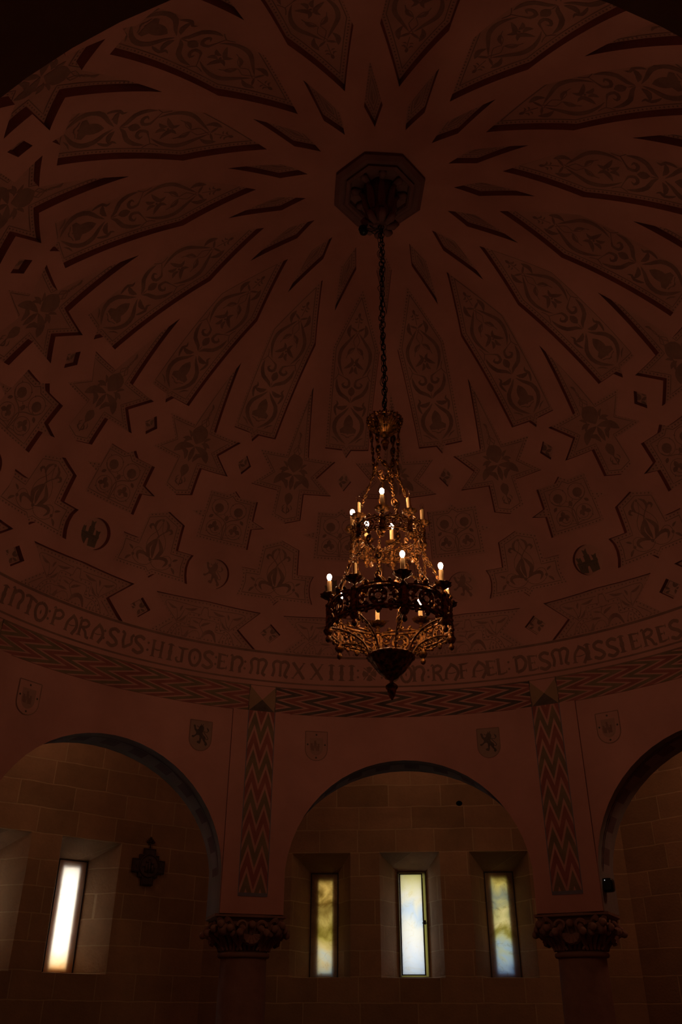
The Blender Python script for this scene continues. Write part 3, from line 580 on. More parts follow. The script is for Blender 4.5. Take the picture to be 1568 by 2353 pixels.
def shield(c, kind):
    mb = MB(); sc = 1.0
    W_, H_ = 1.72, 4.5 / KZ
    out = [(-W_, -H_ * .5), (W_, -H_ * .5)] + [(W_ * cos(pi * i / 12), H_ * .12 + H_ * .38 * sin(pi * i / 12)) for i in range(13)]
    f = lambda x, y, h=.005: on_wall(c + x, -.031 - y, 1.0, h)
    mb.add([f(x, y) for x, y in out], [tuple(range(len(out)))], 0)
    for i in range(len(out)):
        a, b = out[i], out[(i + 1) % len(out)]
        strip(mb, [(a[0], a[1] * KZ), (b[0], b[1] * KZ)], .13, lambda x, y: f(x, y / KZ, .008), 1, taper=False, step=3)
    if kind == 'lion':
        draw_lion(mb, lambda x, y: f(x, y / KZ - .001, .008), 2, .86)
    else:
        inn = [(-1.05, -1.25 / KZ), (1.05, -1.25 / KZ)] + [(1.05 * cos(pi * i / 10), (.2 + 1.25 * sin(pi * i / 10)) / KZ) for i in range(11)]
        mb.add([f(x, y, .007) for x, y in inn], [tuple(range(len(inn)))], 3)
        p = subdiv([(x * .45, y * .45) for x, y in D['castle'][0]], .6); vv, ff = fill(p, .5)
        mb.add([f(q.x, q.y / KZ - .001, .010) for q in vv], ff, 1)
        for x, y in ((0, -1.75), (-1.35, -.2), (1.35, -.2), (0, 1.8)): disc(mb, (x, y / 1), .16, lambda x_, y_: f(x_, y_ / KZ, .009), 2, 6)
    mb.build(kind + '_coat_of_arms', [floor_pl if kind == 'castle' else paint_lt2, paint_dk, paint_bk, paint_cs], drum)
paint_cs = mottled('faint_shield_paint', (PL[0] * .7, PL[1] * .8, PL[2] * .78), .1, 6, bump=0)
paint_lt2 = mottled('dusky_shield_paint', (PL[0] * .62, PL[1] * .8, PL[2] * .75), .1, 6, bump=0)
for a, k in ((-59.3, 'castle'), (-32.2, 'lion'), (-14.0, 'castle'), (12.85, 'lion'), (31.1, 'castle')): shield(a, k)
# painted voussoirs on the soffits that face the camera
for b in (-1, 0, 1):
    c = PHI + 45 * b; mb = MB()
    for i in range(26):
        u0, u1 = i / 26, (i + 1) / 26; rr = RA - .0012
        P = []
        for u in (u0, (u0 + u1) / 2, u1):
            x = -degrees(rr) * cos(pi * u); z = ZARC + rr * sin(pi * u); P += [cyl(c + x, z, 1.0 + .04), cyl(c + x, z, 1.0 + .085)]
        mb.add(P, [(0, 1, 3, 2), (2, 3, 5, 4)], i % 2)
        P = []
        for u in (u0, (u0 + u1) / 2, u1):
            x = -degrees(rr) * cos(pi * u); z = ZARC + rr * sin(pi * u); P += [cyl(c + x, z, 1.0 + .028), cyl(c + x, z, 1.0 + .036)]
        mb.add(P, [(0, 1, 3, 2), (2, 3, 5, 4)], 1)
    mb.build('painted_voussoirs', [paint_vl, paint_vd], drum) if 0 else mb.build('painted_voussoirs', [mottled('mauve_voussoir', (.27, .2, .215), .1, 5, bump=0), mottled('plum_voussoir', (.16, .09, .105), .1, 5, bump=0)], drum)
# ------------------------------------------------------------------ columns under the piers
ZF = -ZC / R
def make_column(az, label):
    c = PHI + az; rc = rin(c) + TH / 2 + .002; base = cyl(c, ZF, rc); root = empty('column', (base[0], base[1], 0), -radians(c))
    thing(root, label, 'column', 'brown stone columns carrying the arches')
    zs = ZC + R * ZS
    # local frame: x along the wall, y outward
    mb = MB(); mb.lathe([(.42, 0), (.42, .12), (.40, .14), (.37, .2), (.36, .24), (.33, .28), (.31, .3), (.295, .32)], 40); mb.box((0, 0, .05), (.9, .9, .1)); mb.build('column_base', brown_stone, root, sharp=40)
    mb = MB(); mb.lathe([(.295, .3), (.292, 1.2), (.285, 2.0), (.278, zs - .47), (.278, zs - .44)], 48); mb.build('shaft', brown_stone, root, sharp=40)
    mb = MB()
    mb.lathe([(.28, zs - .47), (.31, zs - .46), (.318, zs - .44), (.31, zs - .415), (.285, zs - .405), (.28, zs - .39), (.29, zs - .3), (.33, zs - .2), (.40, zs - .12), (.40, zs - .11)], 40)
    # leaves: four broad middle leaves and four corner volutes
    for k in range(8):
        a = k * pi / 4 + pi / 4; corner = (k % 2 == 0)
        u = Vector((cos(a), sin(a), 0)); w = Vector((-sin(a), cos(a), 0))
        top = .52 if corner else .40
        for j in (-2, -1, 0, 1, 2):
            sp = j * .045; l = 1 - abs(j) * .16
            pts = []; rad = []
            for q in range(9):
                s = q / 8; ro = .29 + (top - .29) * s ** 2.2 * l; zz = zs - .39 + .29 * s * l
                pts.append(u * ro + w * (sp * (1 + 1.6 * s)) + Vector((0, 0, zz))); rad.append(.018 + .022 * s)
            mb.tube(pts, rad, 6)
            e = pts[-1]; mb.ball(e + u * .015 - Vector((0, 0, .02)), .045, 8, 5)
        if corner:
            for sd in (-1, 1):
                pts = []
                for q in range(26):
                    th = q / 25 * 4.6 * 1.0; rr = .105 * (1 - q / 34)
                    pts.append(u * (.46 + rr * cos(th + 1.2) * .9) + w * (sd * .055) + Vector((0, 0, zs - .17 + rr * sin(th + 1.2))))
                mb.tube(pts, [.034 * (1 - q / 45) for q in range(26)], 6)
            mb.ball(u * .46 + Vector((0, 0, zs - .17)), .075, 10, 6)
        else:
            for sd in (-1, 1):
                pts = []
                for q in range(20):
                    th = q / 19 * 5.2; rr = .07 * (1 - q / 26)
                    pts.append(u * .40 + w * (sd * (.11 + rr * cos(th))) + Vector((0, 0, zs - .14 + rr * sin(th))))
                mb.tube(pts, [.022 * (1 - q / 35) for q in range(20)], 5)
            for q in range(7):
                a2 = -pi / 2 + (q - 3) * .48; mb.tube([u * .37 + w * (.03 * cos(a2)) + Vector((0, 0, zs - .24)), u * .41 + w * (.11 * cos(a2)) + Vector((0, 0, zs - .24 + .1 * sin(a2)))], [.022, .032], 6)
    mb.build('capital', brown_stone, root, sharp=50)
    mb = MB(); hx = R * sin(radians(45 / 2 - HS / 1 + .0)) + .0
    hx = R * radians(22.5 - HS) * 1.04; hy = R * TH / 2
    prof = [(0, 0), (0, -.03), (.045, -.05), (.075, -.075), (.085, -.105)]
    P = []
    for d, z in prof:
        for sx, sy in ((-1, -1), (1, -1), (1, 1), (-1, 1)): P.append((sx * (hx + .03 - d), sy * (hy + .03 - d), zs + z - .003))
    Fc = [(3, 2, 1, 0), tuple(range(4 * (len(prof) - 1), 4 * len(prof)))]
    for k in range(len(prof) - 1):
        for i in range(4): j = (i + 1) % 4; Fc.append((k * 4 + i, k * 4 + j, k * 4 + 4 + j, k * 4 + 4 + i))
    mb.add(P, Fc); mb.build('abacus', brown_stone, root, smooth=False)
    return root
c1 = make_column(-22.5, 'brown stone column with carved leaf capital, left of the three narrow windows')
def copy_tree(o, parent=None):
    c = o.copy(); COL.objects.link(c); c.parent = parent
    for ch in list(o.children): copy_tree(ch, c)
    return c
for az, lab in ((22.5, 'brown stone column with carved leaf capital, right of the three narrow windows'),
                (-67.5, 'brown stone column just beyond the left edge of the view'), (67.5, 'brown stone column just beyond the right edge of the view')):
    c = copy_tree(c1); a = PHI + az; p = cyl(a, ZF, rin(a) + TH / 2 + .002); c.location = (p[0], p[1], 0); c.rotation_euler = (0, 0, -radians(a)); c['label'] = lab

# ------------------------------------------------------------------ outer wall of the ambulatory (an octagon), floor, ceiling
AP = 1.6; HWF = AP * math.tan(radians(22.5)); ZWT = .2
def wall_bay(name, az, wins=(), hole=None, mat=stone):
    """local x = along the wall, y = outward, origin on the floor below the wall face"""
    mb = MB(); D1 = .10 * R; D2 = .14 * R; z0, z1 = 0.0, ZC + R * ZWT; X = HWF * R
    V = [Vector((-X, z0)), Vector((X, z0)), Vector((X, z1)), Vector((-X, z1))]; Fc = [[0, 1, 2, 3]]; rects = []
    for w in wins:
        a, b, c, d = w['f']; o = len(V); V += [Vector(q) for q in ((a, c), (b, c), (b, d), (a, d))]; Fc.append([o, o + 1, o + 2, o + 3]); rects.append([(a, c), (b, c), (b, d), (a, d)])
    if hole:
        hx, hz, hr = hole; pc = [(hx + hr * cos(2 * pi * i / 16), hz + hr * .8 * sin(2 * pi * i / 16)) for i in range(16)]; o = len(V)
        V += [Vector(q) for q in pc]; Fc.append(list(range(o, o + 16))); rects.append(pc)
        mb.add([(x, 0, z) for x, z in pc] + [(x, .3, z) for x, z in pc], [(i, (i + 1) % 16, 16 + (i + 1) % 16, 16 + i) for i in range(16)] + [tuple(range(16, 32))], 1)
    r = delaunay_2d_cdt(V, [], Fc, 1, 1e-5)
    T = []
    for f in r[2]:
        cx = sum(r[0][i].x for i in f) / len(f); cz = sum(r[0][i].y for i in f) / len(f)
        if not any(inside((cx, cz), q) for q in rects): T.append(tuple(f))
    mb.add([(p.x, 0, p.y) for p in r[0]], T, 0)
    for w in wins:
        a, b, c, d = w['f']; A, B, C2, E = w['p']; oa, ob, oc, od = w['o']
        fr = [(a, 0, c), (b, 0, c), (b, 0, d), (a, 0, d)]; bk = [(A, D1, C2), (B, D1, C2), (B, D1, E), (A, D1, E)]
        g = .034; bk2 = [(x, D1 + g, z) for x, _, z in bk]; op = [(oa, D1 + g, oc), (ob, D1 + g, oc), (ob, D1 + g, od), (oa, D1 + g, od)]; op2 = [(x, D2 + .1, z) for x, _, z in op]
        for p, q in ((fr, bk), (bk, bk2), (bk2, op), (op, op2)):
            mb.add(p + q, [(i, (i + 1) % 4, 4 + (i + 1) % 4, 4 + i) for i in range(4)], 0)
    o = mb.build(name, [mat, black_pl], smooth=False); a = PHI + az
    n = (sin(radians(az)), cos(radians(az)))
    o.location = (n[0] * AP * R, n[1] * AP * R, 0); o.rotation_euler = (0, 0, -radians(az))
    return struct(o)
def W(f, p, o): # lateral x and heights in units of R -> metres
    c = lambda q: (q[0] * R, q[1] * R, ZC + q[2] * R, ZC + q[3] * R)
    return {'f': c(f), 'p': c(p), 'o': c(o)}
ZB0, ZT0 = -.562, -.2055
def win(fx0, fx1, px0, px1, ox0, ox1, ot=-.268, ob=-.545): return W((fx0, fx1, ZB0, ZT0), (px0, px1, -.557, -.2535), (ox0, ox1, ob, ot))
WM = [win(-.391, -.201, -.3395, -.2495, -.3125, -.2700, -.279), win(-.108, .085, -.054, .0375, -.048, .0345, -.262, -.5545), win(.179, .364, .2275, .3205, .2500, .2965, -.274)]
WL = [win(.153, .345, .1955, .2885, .2155, .2645, -.276), win(-.132, .060, -.0895, .0035, -.0735, -.0155, -.272)]
wall_back = wall_bay('wall_back', 0, WM, hole=(.158 * R, ZC - .0565 * R, .052))
wall_left = wall_bay('wall_left', -45, WL)
for nm, az in (('wall_right', 45), ('wall_far_left', -90), ('wall_far_right', 90), ('wall_rear_left', -135), ('wall_rear_right', 135), ('wall_rear', 180)): wall_bay(nm, az)
oct_ = [(AP * R / cos(pi / 8) * sin(pi / 8 + k * pi / 4) , AP * R / cos(pi / 8) * cos(pi / 8 + k * pi / 4)) for k in range(8)]
mb = MB(); mb.add([(x, y, 0) for x, y in oct_] + [(x, y, -.2) for x, y in oct_], [tuple(range(8)), tuple(range(15, 7, -1))] + [(i, (i + 1) % 8, 8 + (i + 1) % 8, 8 + i) for i in range(8)])
struct(mb.build('floor', mottled('dark_stone_floor', (.16, .10, .07), .2, 2.0, rough=.6), smooth=False))
mb = MB(); n = 64; zc = ZC + R * ZWT - .01
P = [(1.16 * R * sin(2 * pi * i / n), 1.16 * R * cos(2 * pi * i / n), zc) for i in range(n)] + [(1.16 * R * sin(2 * pi * i / n), 1.16 * R * cos(2 * pi * i / n), ZC + R * .0523) for i in range(n)]
mb.add(P, [(i, (i + 1) % n, n + (i + 1) % n, n + i) for i in range(n)])
P = []
for i in range(n):
    a = 2 * pi * (i + .0) / n; aa = ((a + pi / 8) % (pi / 4)) - pi / 8; ro = AP * R / cos(aa) 
    P += [(1.16 * R * sin(a), 1.16 * R * cos(a), zc), (ro * sin(a), ro * cos(a), zc)]
mb.add(P, [(2 * i, 2 * i + 1, (2 * i + 3) % (2 * n), (2 * i + 2) % (2 * n)) for i in range(n)])
struct(mb.build('ceiling_ambulatory', plaster, smooth=False))

# windows: onyx sheet, metal frame; daylight stands outside each opening
lit_edge, t, b, out = nt('olive_lit_edge_strip'); tr = N(t, 'ShaderNodeBsdfTranslucent'); tr.inputs[0].default_value = (.36, .34, .17, 1); t.links.new(tr.outputs[0], out.inputs[0])
def window(i, bay_az, w, mat, power, col, open_frame=False, strength=1.0):
    A, B, C2, E = w['p']; az = radians(bay_az); D1 = .10 * R
    root = empty('window_%d' % i, (sin(az) * AP * R, cos(az) * AP * R, 0), -az); struct(root)
    mb = MB(); g = .012
    if open_frame:
        # fixed frame, and a casement standing a little ajar with its edge lit on the right
        for x0, x1, z0, z1 in ((A, A + .02, C2, E), (B - .012, B, C2, E), (A, B, C2, C2 + .008), (A, B, E - .02, E)):
            mb.box(((x0 + x1) / 2, D1 - .012, (z0 + z1) / 2), (x1 - x0, .03, z1 - z0))
        fo = mb.build('window_frame', pewter, root, smooth=False)
        A2, B2, C3, E2 = A + .022, B - .052, C2 + .025, E - .022
        mb = MB()
        for x0, x1, z0, z1 in ((A2, A2 + .022, C3, E2), (B2 - .02, B2, C3, E2), (A2, B2, C3, C3 + .014), (A2, B2, E2 - .014, E2)):
            mb.box(((x0 + x1) / 2, D1 - .045, (z0 + z1) / 2), (x1 - x0, .035, z1 - z0))
        mb.build('casement', darkmetal, root, smooth=False)
        mb = MB(); mb.box((B2 + .012, D1 - .06, (C3 + E2) / 2 + .01), (.035, .04, .06)); mb.tube([(B2 - .03, D1 - .085, (C3 + E2) / 2), (B2 + .05, D1 - .085, (C3 + E2) / 2 - .004)], .007, 6); mb.build('latch', darkmetal, root, smooth=False)
        mb = MB(); mb.box(((A2 + B2) / 2, D1 - .032, (C3 + E2) / 2), (B2 - A2 - .03, .012, E2 - C3 - .02)); mb.build('onyx_pane', mat, root, smooth=False)
        mb = MB(); mb.box(((B2 + B) / 2 - .004, D1 + .004, (C2 + E) / 2), (B - B2 - .01, .008, E - C2 - .02)); mb.box(((A2 + B2) / 2, D1 + .004, C2 + .016), (B2 - A2, .008, .022))
        mb.build('lit_edge_strip', lit_edge, root, smooth=False)  # translucent strips added to imitate daylight on the frame edge in the gap
    else:
        for x0, x1, z0, z1 in ((A, A + g, C2, E), (B - g, B, C2, E), (A, B, E - g, E)):
            mb.box(((x0 + x1) / 2, D1 - .004, (z0 + z1) / 2), (x1 - x0, .024, z1 - z0))
        mb.build('window_frame', darkmetal, root, smooth=False)
        mb = MB(); mb.box(((A + B) / 2, D1 + .004, (C2 + E) / 2), (B - A - .008, .012, E - C2 - .008)); mb.build('onyx_pane', mat, root, smooth=False)
    oa, ob, oc, od = w['o']
    l = bpy.data.lights.new('daylight', 'AREA'); l.shape = 'RECTANGLE'; l.size = (ob - oa) + .5; l.size_y = od - oc + .2; l.energy = power * 1.55; l.color = col
    lo = bpy.data.objects.new('daylight', l); COL.objects.link(lo); lo.parent = root; lo.location = ((oa + ob) / 2, D1 + .42, (oc + od) / 2); lo.rotation_euler = (-pi / 2, 0, 0)
window(1, 0, WM[0], onyx_l, WP * 1.25, (1, .98, .86))
window(2, 0, WM[1], onyx_c, WP * 1.3, (.95, 1, 1), True)
window(3, 0, WM[2], onyx_r, WP * 1.3, (.97, 1, .95))
window(4, -45, WL[0], onyx_w, WP * 2.2, (1, .97, .88))
window(5, -45, WL[1], onyx_w, WP * 2.0, (1, .97, .88))

# plaque of a station of the cross on the left bay
az = radians(-45); pr = empty('station_plaque', (sin(az) * (AP * R - .002), cos(az) * (AP * R - .002), 0), -az)
thing(pr, 'dark cross-shaped carved plaque with round medallion, on stone wall right of left window', 'wall plaque')
px, pz = .4405 * R, ZC - .263 * R
st = [(-.10, .255), (.10, .255), (.10, .16), (.165, .16), (.165, .095), (.275, .095), (.275, -.10), (.165, -.10), (.165, -.165), (.10, -.165), (.10, -.275), (-.10, -.275), (-.10, -.165), (-.165, -.165), (-.165, -.10), (-.275, -.10), (-.275, .095), (-.165, .095), (-.165, .16), (-.10, .16)]
mb = MB(); n = len(st); mb.add([(px + x, -.045, pz + z) for x, z in st] + [(px + x, .0, pz + z) for x, z in st], [tuple(range(n)), tuple(range(2 * n - 1, n - 1, -1))] + [(i, (i + 1) % n, n + (i + 1) % n, n + i) for i in range(n)])
q = inset(st, .014); mb.tube([(px + x, -.047, pz + z) for x, z in q], .006, 4, closed=True)
mb.build('cross_board', dark_wood, pr, smooth=False)
mb = MB(); mb.tube([(px + .16 * cos(2 * pi * i / 36), -.05, pz + .16 * sin(2 * pi * i / 36)) for i in range(36)], .013, 6, closed=True); mb.build('medallion_rim', dark_wood, pr)
mb = MB(); mb.add([(px + .15 * cos(2 * pi * i / 32), -.05, pz + .15 * sin(2 * pi * i / 32)) for i in range(32)], [tuple(range(32))])
for x, z, h in ((-.05, .0, .13), (.0, .03, .17), (.06, -.01, .12)):
    mb.tube([(px + x, -.052, pz + z - h * .7), (px + x * .9, -.058, pz + z), (px + x * .85, -.056, pz + z + h * .22)], [.028, .022, .01], 6); mb.ball((px + x * .85, -.062, pz + z + h * .42), .018, 8, 5)
for a, b in (((-.1, -.02), (.02, .05)), ((.02, -.03), (.11, -.02))): mb.tube([(px + a[0], -.06, pz + a[1]), (px + b[0], -.064, pz + b[1])], .009, 5)
mb.build('medallion_relief', plaque_m, pr)
mb = MB(); zc = pz + .255
mb.tube([(px, -.022, zc), (px, -.022, zc + .16)], .011, 6)
for a, b in (((-.055, .1), (.055, .1)),): mb.tube([(px + a[0], -.022, zc + a[1]), (px + b[0], -.022, zc + b[1])], .012, 6)
for x, z in ((-.055, .1), (.055, .1), (0, .155), (-.03, .125), (.03, .125), (0, .1)): mb.ball((px + x, -.022, zc + z), .021, 8, 5)
mb.build('cross_finial', dark_wood, pr)
for grp in (((-.22, [(-.025, .05), (.025, -.05)]), (-.22, [(.025, .05), (-.025, -.05)])), ((.2, [(-.02, .05), (.0, -.05)]), (.2, [(.02, .05), (.0, -.05)]), (.235, [(0, .05), (0, -.05)]))):
    mb = MB()
    for dx, pts in grp: mb.tube([(px + dx + x, -.046, pz + z) for x, z in pts], .004, 4)
    mb.build('carved_numeral', plaque_m, pr)

# small black camera on the inner face of the right pier's far side
ac = PHI + 27.05; p = Vector(cyl(ac + .35, -.392, 1.03))
n_out = Vector((cos(radians(ac)), -sin(radians(ac)), 0))
sc = empty('security_camera', p, -radians(ac))
thing(sc, 'small black rounded camera fixed to inner side of the right arch', 'camera')
mb = MB(); pts = []
K = 20
for j, (s, y) in enumerate(((.75, -.065), (.95, -.055), (1, -.03), (1, .03), (.9, .05))):
    for i in range(K):
        a = 2 * pi * i / K; e = .5
        pts.append((abs(cos(a)) ** e * (1 if cos(a) > 0 else -1) * .078 * s + .01, y, abs(sin(a)) ** e * (1 if sin(a) > 0 else -1) * .078 * s))
Fc = [tuple(range(K)), tuple(range(5 * K - 1, 4 * K - 1, -1))]
for j in range(4):
    for i in range(K): Fc.append((j * K + i, j * K + (i + 1) % K, (j + 1) * K + (i + 1) % K, (j + 1) * K + i))
mb.add(pts, Fc); mb.build('camera_housing', black_pl, sc, sharp=60)
mb = MB(); mb.ball((0.0, -.064, .05), .006, 8, 5)
m, t, b, out = nt('status_light'); e = N(t, 'ShaderNodeEmission', Strength=.6); t.links.new(e.outputs[0], out.inputs[0])
lo = mb.build('status_light', m, sc)

# ------------------------------------------------------------------ octagonal rosette at the crown of the dome
zc = ZC + R * .9945
ro = empty('ceiling_rosette', (0, 0, zc)); thing(ro, 'dark octagonal stone rosette with carved leafy pendant at centre of the dome', 'rosette')
mb = MB(); prof = [(.55, .06), (.55, -.05), (.50, -.085), (.45, -.07), (.42, -.05), (.42, -.085), (.38, -.10), (.36, -.075), (.35, -.03), (.02, -.03)]
P = []
for r_, z in prof:
    for k in range(8): a = k * pi / 4 + pi / 8 + radians(9); P.append((r_ * cos(a), r_ * sin(a), z))
mb.add(P, [(k * 8 + i, k * 8 + (i + 1) % 8, k * 8 + 8 + (i + 1) % 8, k * 8 + 8 + i) for k in range(len(prof) - 1) for i in range(8)]); mb.build('octagonal_frame', boss_stone, ro, smooth=False)
mb = MB(); zb = R * (.8735 - .9945)
mb.lathe([(.20, -.03), (.15, -.12), (.12, -.28), (.125, -.40), (.14, -.5), (.10, zb + .01)], 32, 8, .07)
for k in range(8):
    a = k * pi / 4 + .2; u = Vector((cos(a), sin(a), 0)); w = Vector((-sin(a), cos(a), 0))
    mb.tube([u * (.13 + .0) + Vector((0, 0, -.42)), u * .15 + Vector((0, 0, -.3)), u * .17 + Vector((0, 0, -.15)), u * .24 + Vector((0, 0, -.06))], [.03, .045, .04, .02], 8)
    mb.tube([u * .08 + Vector((0, 0, zb)), u * .15 + Vector((0, 0, zb + .02)), u * .185 + Vector((0, 0, zb + .06)), u * .165 + Vector((0, 0, zb + .11))], [.03, .045, .04, .02], 8)
    mb.tube([u * .2 + w * .0 + Vector((0, 0, -.07)), u * .29 + Vector((0, 0, -.06)), u * .33 + Vector((0, 0, -.045))], [.03, .05, .02], 6)
mb.build('leaf_pendant', boss_stone, ro)
def catmull3(p, n=6):
    p = [Vector(q) for q in p]; q = [p[0] * 2 - p[1]] + p + [p[-1] * 2 - p[-2]]; o = []
    for i in range(1, len(q) - 2):
        for k in range(n):
            u = k / n; a, b, c, d = q[i - 1:i + 3]; o.append(.5 * (2 * b + (c - a) * u + (2 * a - 5 * b + 4 * c - d) * u * u + (3 * b - a * 1 - 3 * c + d) * u ** 3))
    o.append(p[-1]); return o
# unseen lamps of the ambulatory, up by its ceiling between the arches and the outer wall
for k in range(8):
    l = bpy.data.lights.new('unseen_ambulatory_lamp', 'POINT'); l.energy = AMB * (1, 5.0, 1.5, 3.5, 4.5, 3.5, 1.5, 1.6)[k]; l.color = (1, .6, .33); l.shadow_soft_size = .25  # no fixtures; front ones inferred, rear ones added to lift the near arch
    lo = bpy.data.objects.new('unseen_ambulatory_lamp', l); COL.objects.link(lo); a = radians(45 * k); lo.location = (1.3 * R * sin(a), 1.3 * R * cos(a), ZC + R * .12)
# ------------------------------------------------------------------ chandelier
CH = empty('chandelier', (-.008, 0, ZC))
thing(CH, 'two-tiered brass chandelier with electric candles hanging on a long chain from the dome', 'chandelier')
def cp(a, r, z): a = radians(a); return Vector((r * sin(a), -r * cos(a), z))
PU, PLW = -5.5, 14.5        # azimuths of the first post of the upper and the lower ring
RU, RL = .0641 * R, .104 * R
CU, CL = .096 * R, -.049 * R
def link(mb, c, axis, side, L, w, r):
    """one oval chain link centred at c, long along axis, wide along side"""
    axis = Vector(axis).normalized(); side = (Vector(side) - axis * Vector(side).dot(axis)).normalized(); nn = axis.cross(side); n = 10; pts = []
    for i in range(n):
        t = 2 * pi * i / n; e = .8
        pts.append(Vector(c) + axis * (L / 2 * math.copysign(abs(cos(t)) ** e, cos(t))) + side * (w / 2 * math.copysign(abs(sin(t)) ** e, sin(t))))
    mb.tube(pts, r, 5, closed=True, nrm=nn)
def chain(mb, pts, L, w, r, jit=.15, start=0):
    """links along a polyline"""
    seg = [];
    for a, b in zip(pts[:-1], pts[1:]): seg.append((Vector(a), Vector(b)))
    tot = sum((b - a).length for a, b in seg); n = max(1, round(tot / (L * .80))); s = 0
    for i in range(n):
        d = (i + .5) * tot / n
        for a, b in seg:
            l = (b - a).length
            if d <= l: break
            d -= l
        ax = (b - a).normalized(); c = a + ax * d; s1 = ax.orthogonal().normalized(); s2 = ax.cross(s1)
        th = (i + start) * pi / 2 + random.uniform(-jit, jit) + .6
        link(mb, c, ax + s2 * random.uniform(-jit, jit) * .3, s1 * cos(th) + s2 * sin(th), L, w, r)
def almond(mb, c, axis, L, w, out):
    """flattened openwork boss set in a chain"""
    axis = Vector(axis).normalized(); out = Vector(out); out = (out - axis * out.dot(axis)).normalized(); side = axis.cross(out); c = Vector(c)
    n = 14; ring = []
    for i in range(n):
        t = 2 * pi * i / n; ring.append(c + axis * (L / 2 * cos(t)) + side * (w / 2 * sin(t)))
    mb.tube(ring, .008, 5, closed=True, nrm=out)
    P = [c + out * .02, c - out * .02]; m = 12
    for i in range(m):
        t = 2 * pi * i / m; P.append(c + axis * (L * .40 * cos(t)) + side * (w * .40 * sin(t)))
    mb.add(P, [(0, 2 + i, 2 + (i + 1) % m) for i in range(m)] + [(1, 2 + (i + 1) % m, 2 + i) for i in range(m)])
    for s in (-1, 1): mb.tube([c + axis * (s * L / 2), c + axis * (s * (L / 2 + .018))], .007, 5)
# main chain
top = Vector((.0, 0, .8735 * R + .03)); 
mb = MB(); chain(mb, [top - Vector((CH.location.x, 0, 0)), Vector((.012, 0, .6 * R)), Vector((.0, 0, .335 * R))], .092, .044, .0055, jit=.35)
mb.build('suspension_chain', iron, CH)
mb = MB(); chain(mb, [top + Vector((.03, .01, 0)), Vector((.032, .0, .75 * R)), Vector((-.012, .01, .6 * R)), Vector((.022, .01, .45 * R)), Vector((.0, .02, .335 * R))], .085, .040, .0048, jit=.5)
mb.build('safety_chain', iron, CH)
mb = MB(); pts = []
for i in range(120):
    u = i / 119; z = .87 * R + (.345 - .87) * R * u; pts.append(Vector((.022 * sin(i * .55) + .012 * sin(i * .23 + 1), .02 * cos(i * .5), z)))
mb.tube(pts, .0035, 4); mb.build('supply_cable', black_pl, CH)
# cable box with loops of wire under the rosette
JB = Vector((-.185, -.05, R * .8735 - .10))
mb = MB(); mb.ball(JB + Vector((0, 0, .02)), .05, 10, 6, 1.0); mb.ball(JB + Vector((.01, 0, -.025)), .05, 10, 6, .8); mb.build('cable_box', black_pl, CH)
mb = MB()
for P in ([(.04, 0, .02), (.06, 0, .10), (.10, .02, .06), (.17, .03, .05), (.19, .04, .12)], [(.04, 0, 0), (.10, 0, -.03), (.15, .02, .02), (.2, .04, .04)], [(.09, 0, -.03), (.13, 0, -.07), (.17, .02, -.02), (.195, .04, .04)]):
    mb.tube(catmull3([JB + Vector(q) for q in P]), .005, 5)
mb.build('loose_wire', black_pl, CH)
# crown: openwork basket with scrolls
mb = MB(); rz = .329 * R; rr = .0345 * R
def bk(a, s):       # the basket's surface: s = 0 rim, 1 bottom, below 0 the crest above the rim
    if s < 0: return cp(a, rr + .010 * s, rz - .09 * s)
    return cp(a, rr * (1 - .78 * s ** 1.5), rz - .15 * s)
for k in range(9):
    a = 40 * k + 8
    for sg in (-1, 1):
        pts = []
        for q in range(26):
            u = q / 25; th = 1.2 + u * 6.2; sc = 1 - u * .72
            pts.append(bk(a + sg * (10 - 9 * sc * cos(th) * 1.0), .30 - .38 * sc * sin(th)))
        mb.tube(pts, [.0085 * (1 - q / 50) for q in range(26)], 6)
        mb.ball(bk(a + sg * 10, .26), .013, 8, 5)
    mb.tube([bk(a, -.15), bk(a, .05), bk(a, .3), bk(a, .6), bk(a, .95)], [.006, .011, .013, .014, .016], 6)
    mb.ball(bk(a, -.2), .012, 8, 5); mb.ball(bk(a + 20, -.12), .010, 8, 5)
    mb.tube([bk(a + 20, -.1), bk(a + 20, .2), bk(a + 20, .5), bk(a + 20, .75), bk(a + 20, 1)], [.008, .024, .018, .020, .012], 6, flat=.5, nrm=lambda p: (p[0], p[1], .01))
mb.tube([bk(a * 12, .05) for a in range(30)], .007, 6, closed=True); mb.tube([bk(a * 12, .62) for a in range(30)], .007, 6, closed=True)
mb.lathe([(.012, rz + .05), (.014, rz - .1), (.035, rz - .135), (.05, rz - .15), (.04, rz - .175), (.02, rz - .19), (.01, rz - .2)], 20)
mb.build('crown', brass, CH, sharp=50)
mb = MB(); zf = rz - .20
mb.lathe([(.010, zf + .01), (.012, zf - .01), (.035, zf - .025), (.040, zf - .045), (.034, zf - .058), (.026, zf - .06), (.027, zf - .085), (.02, zf - .115), (.004, zf - .135)], 16, 8, .05)
mb.build('crown_acorn', brass, CH, sharp=50)
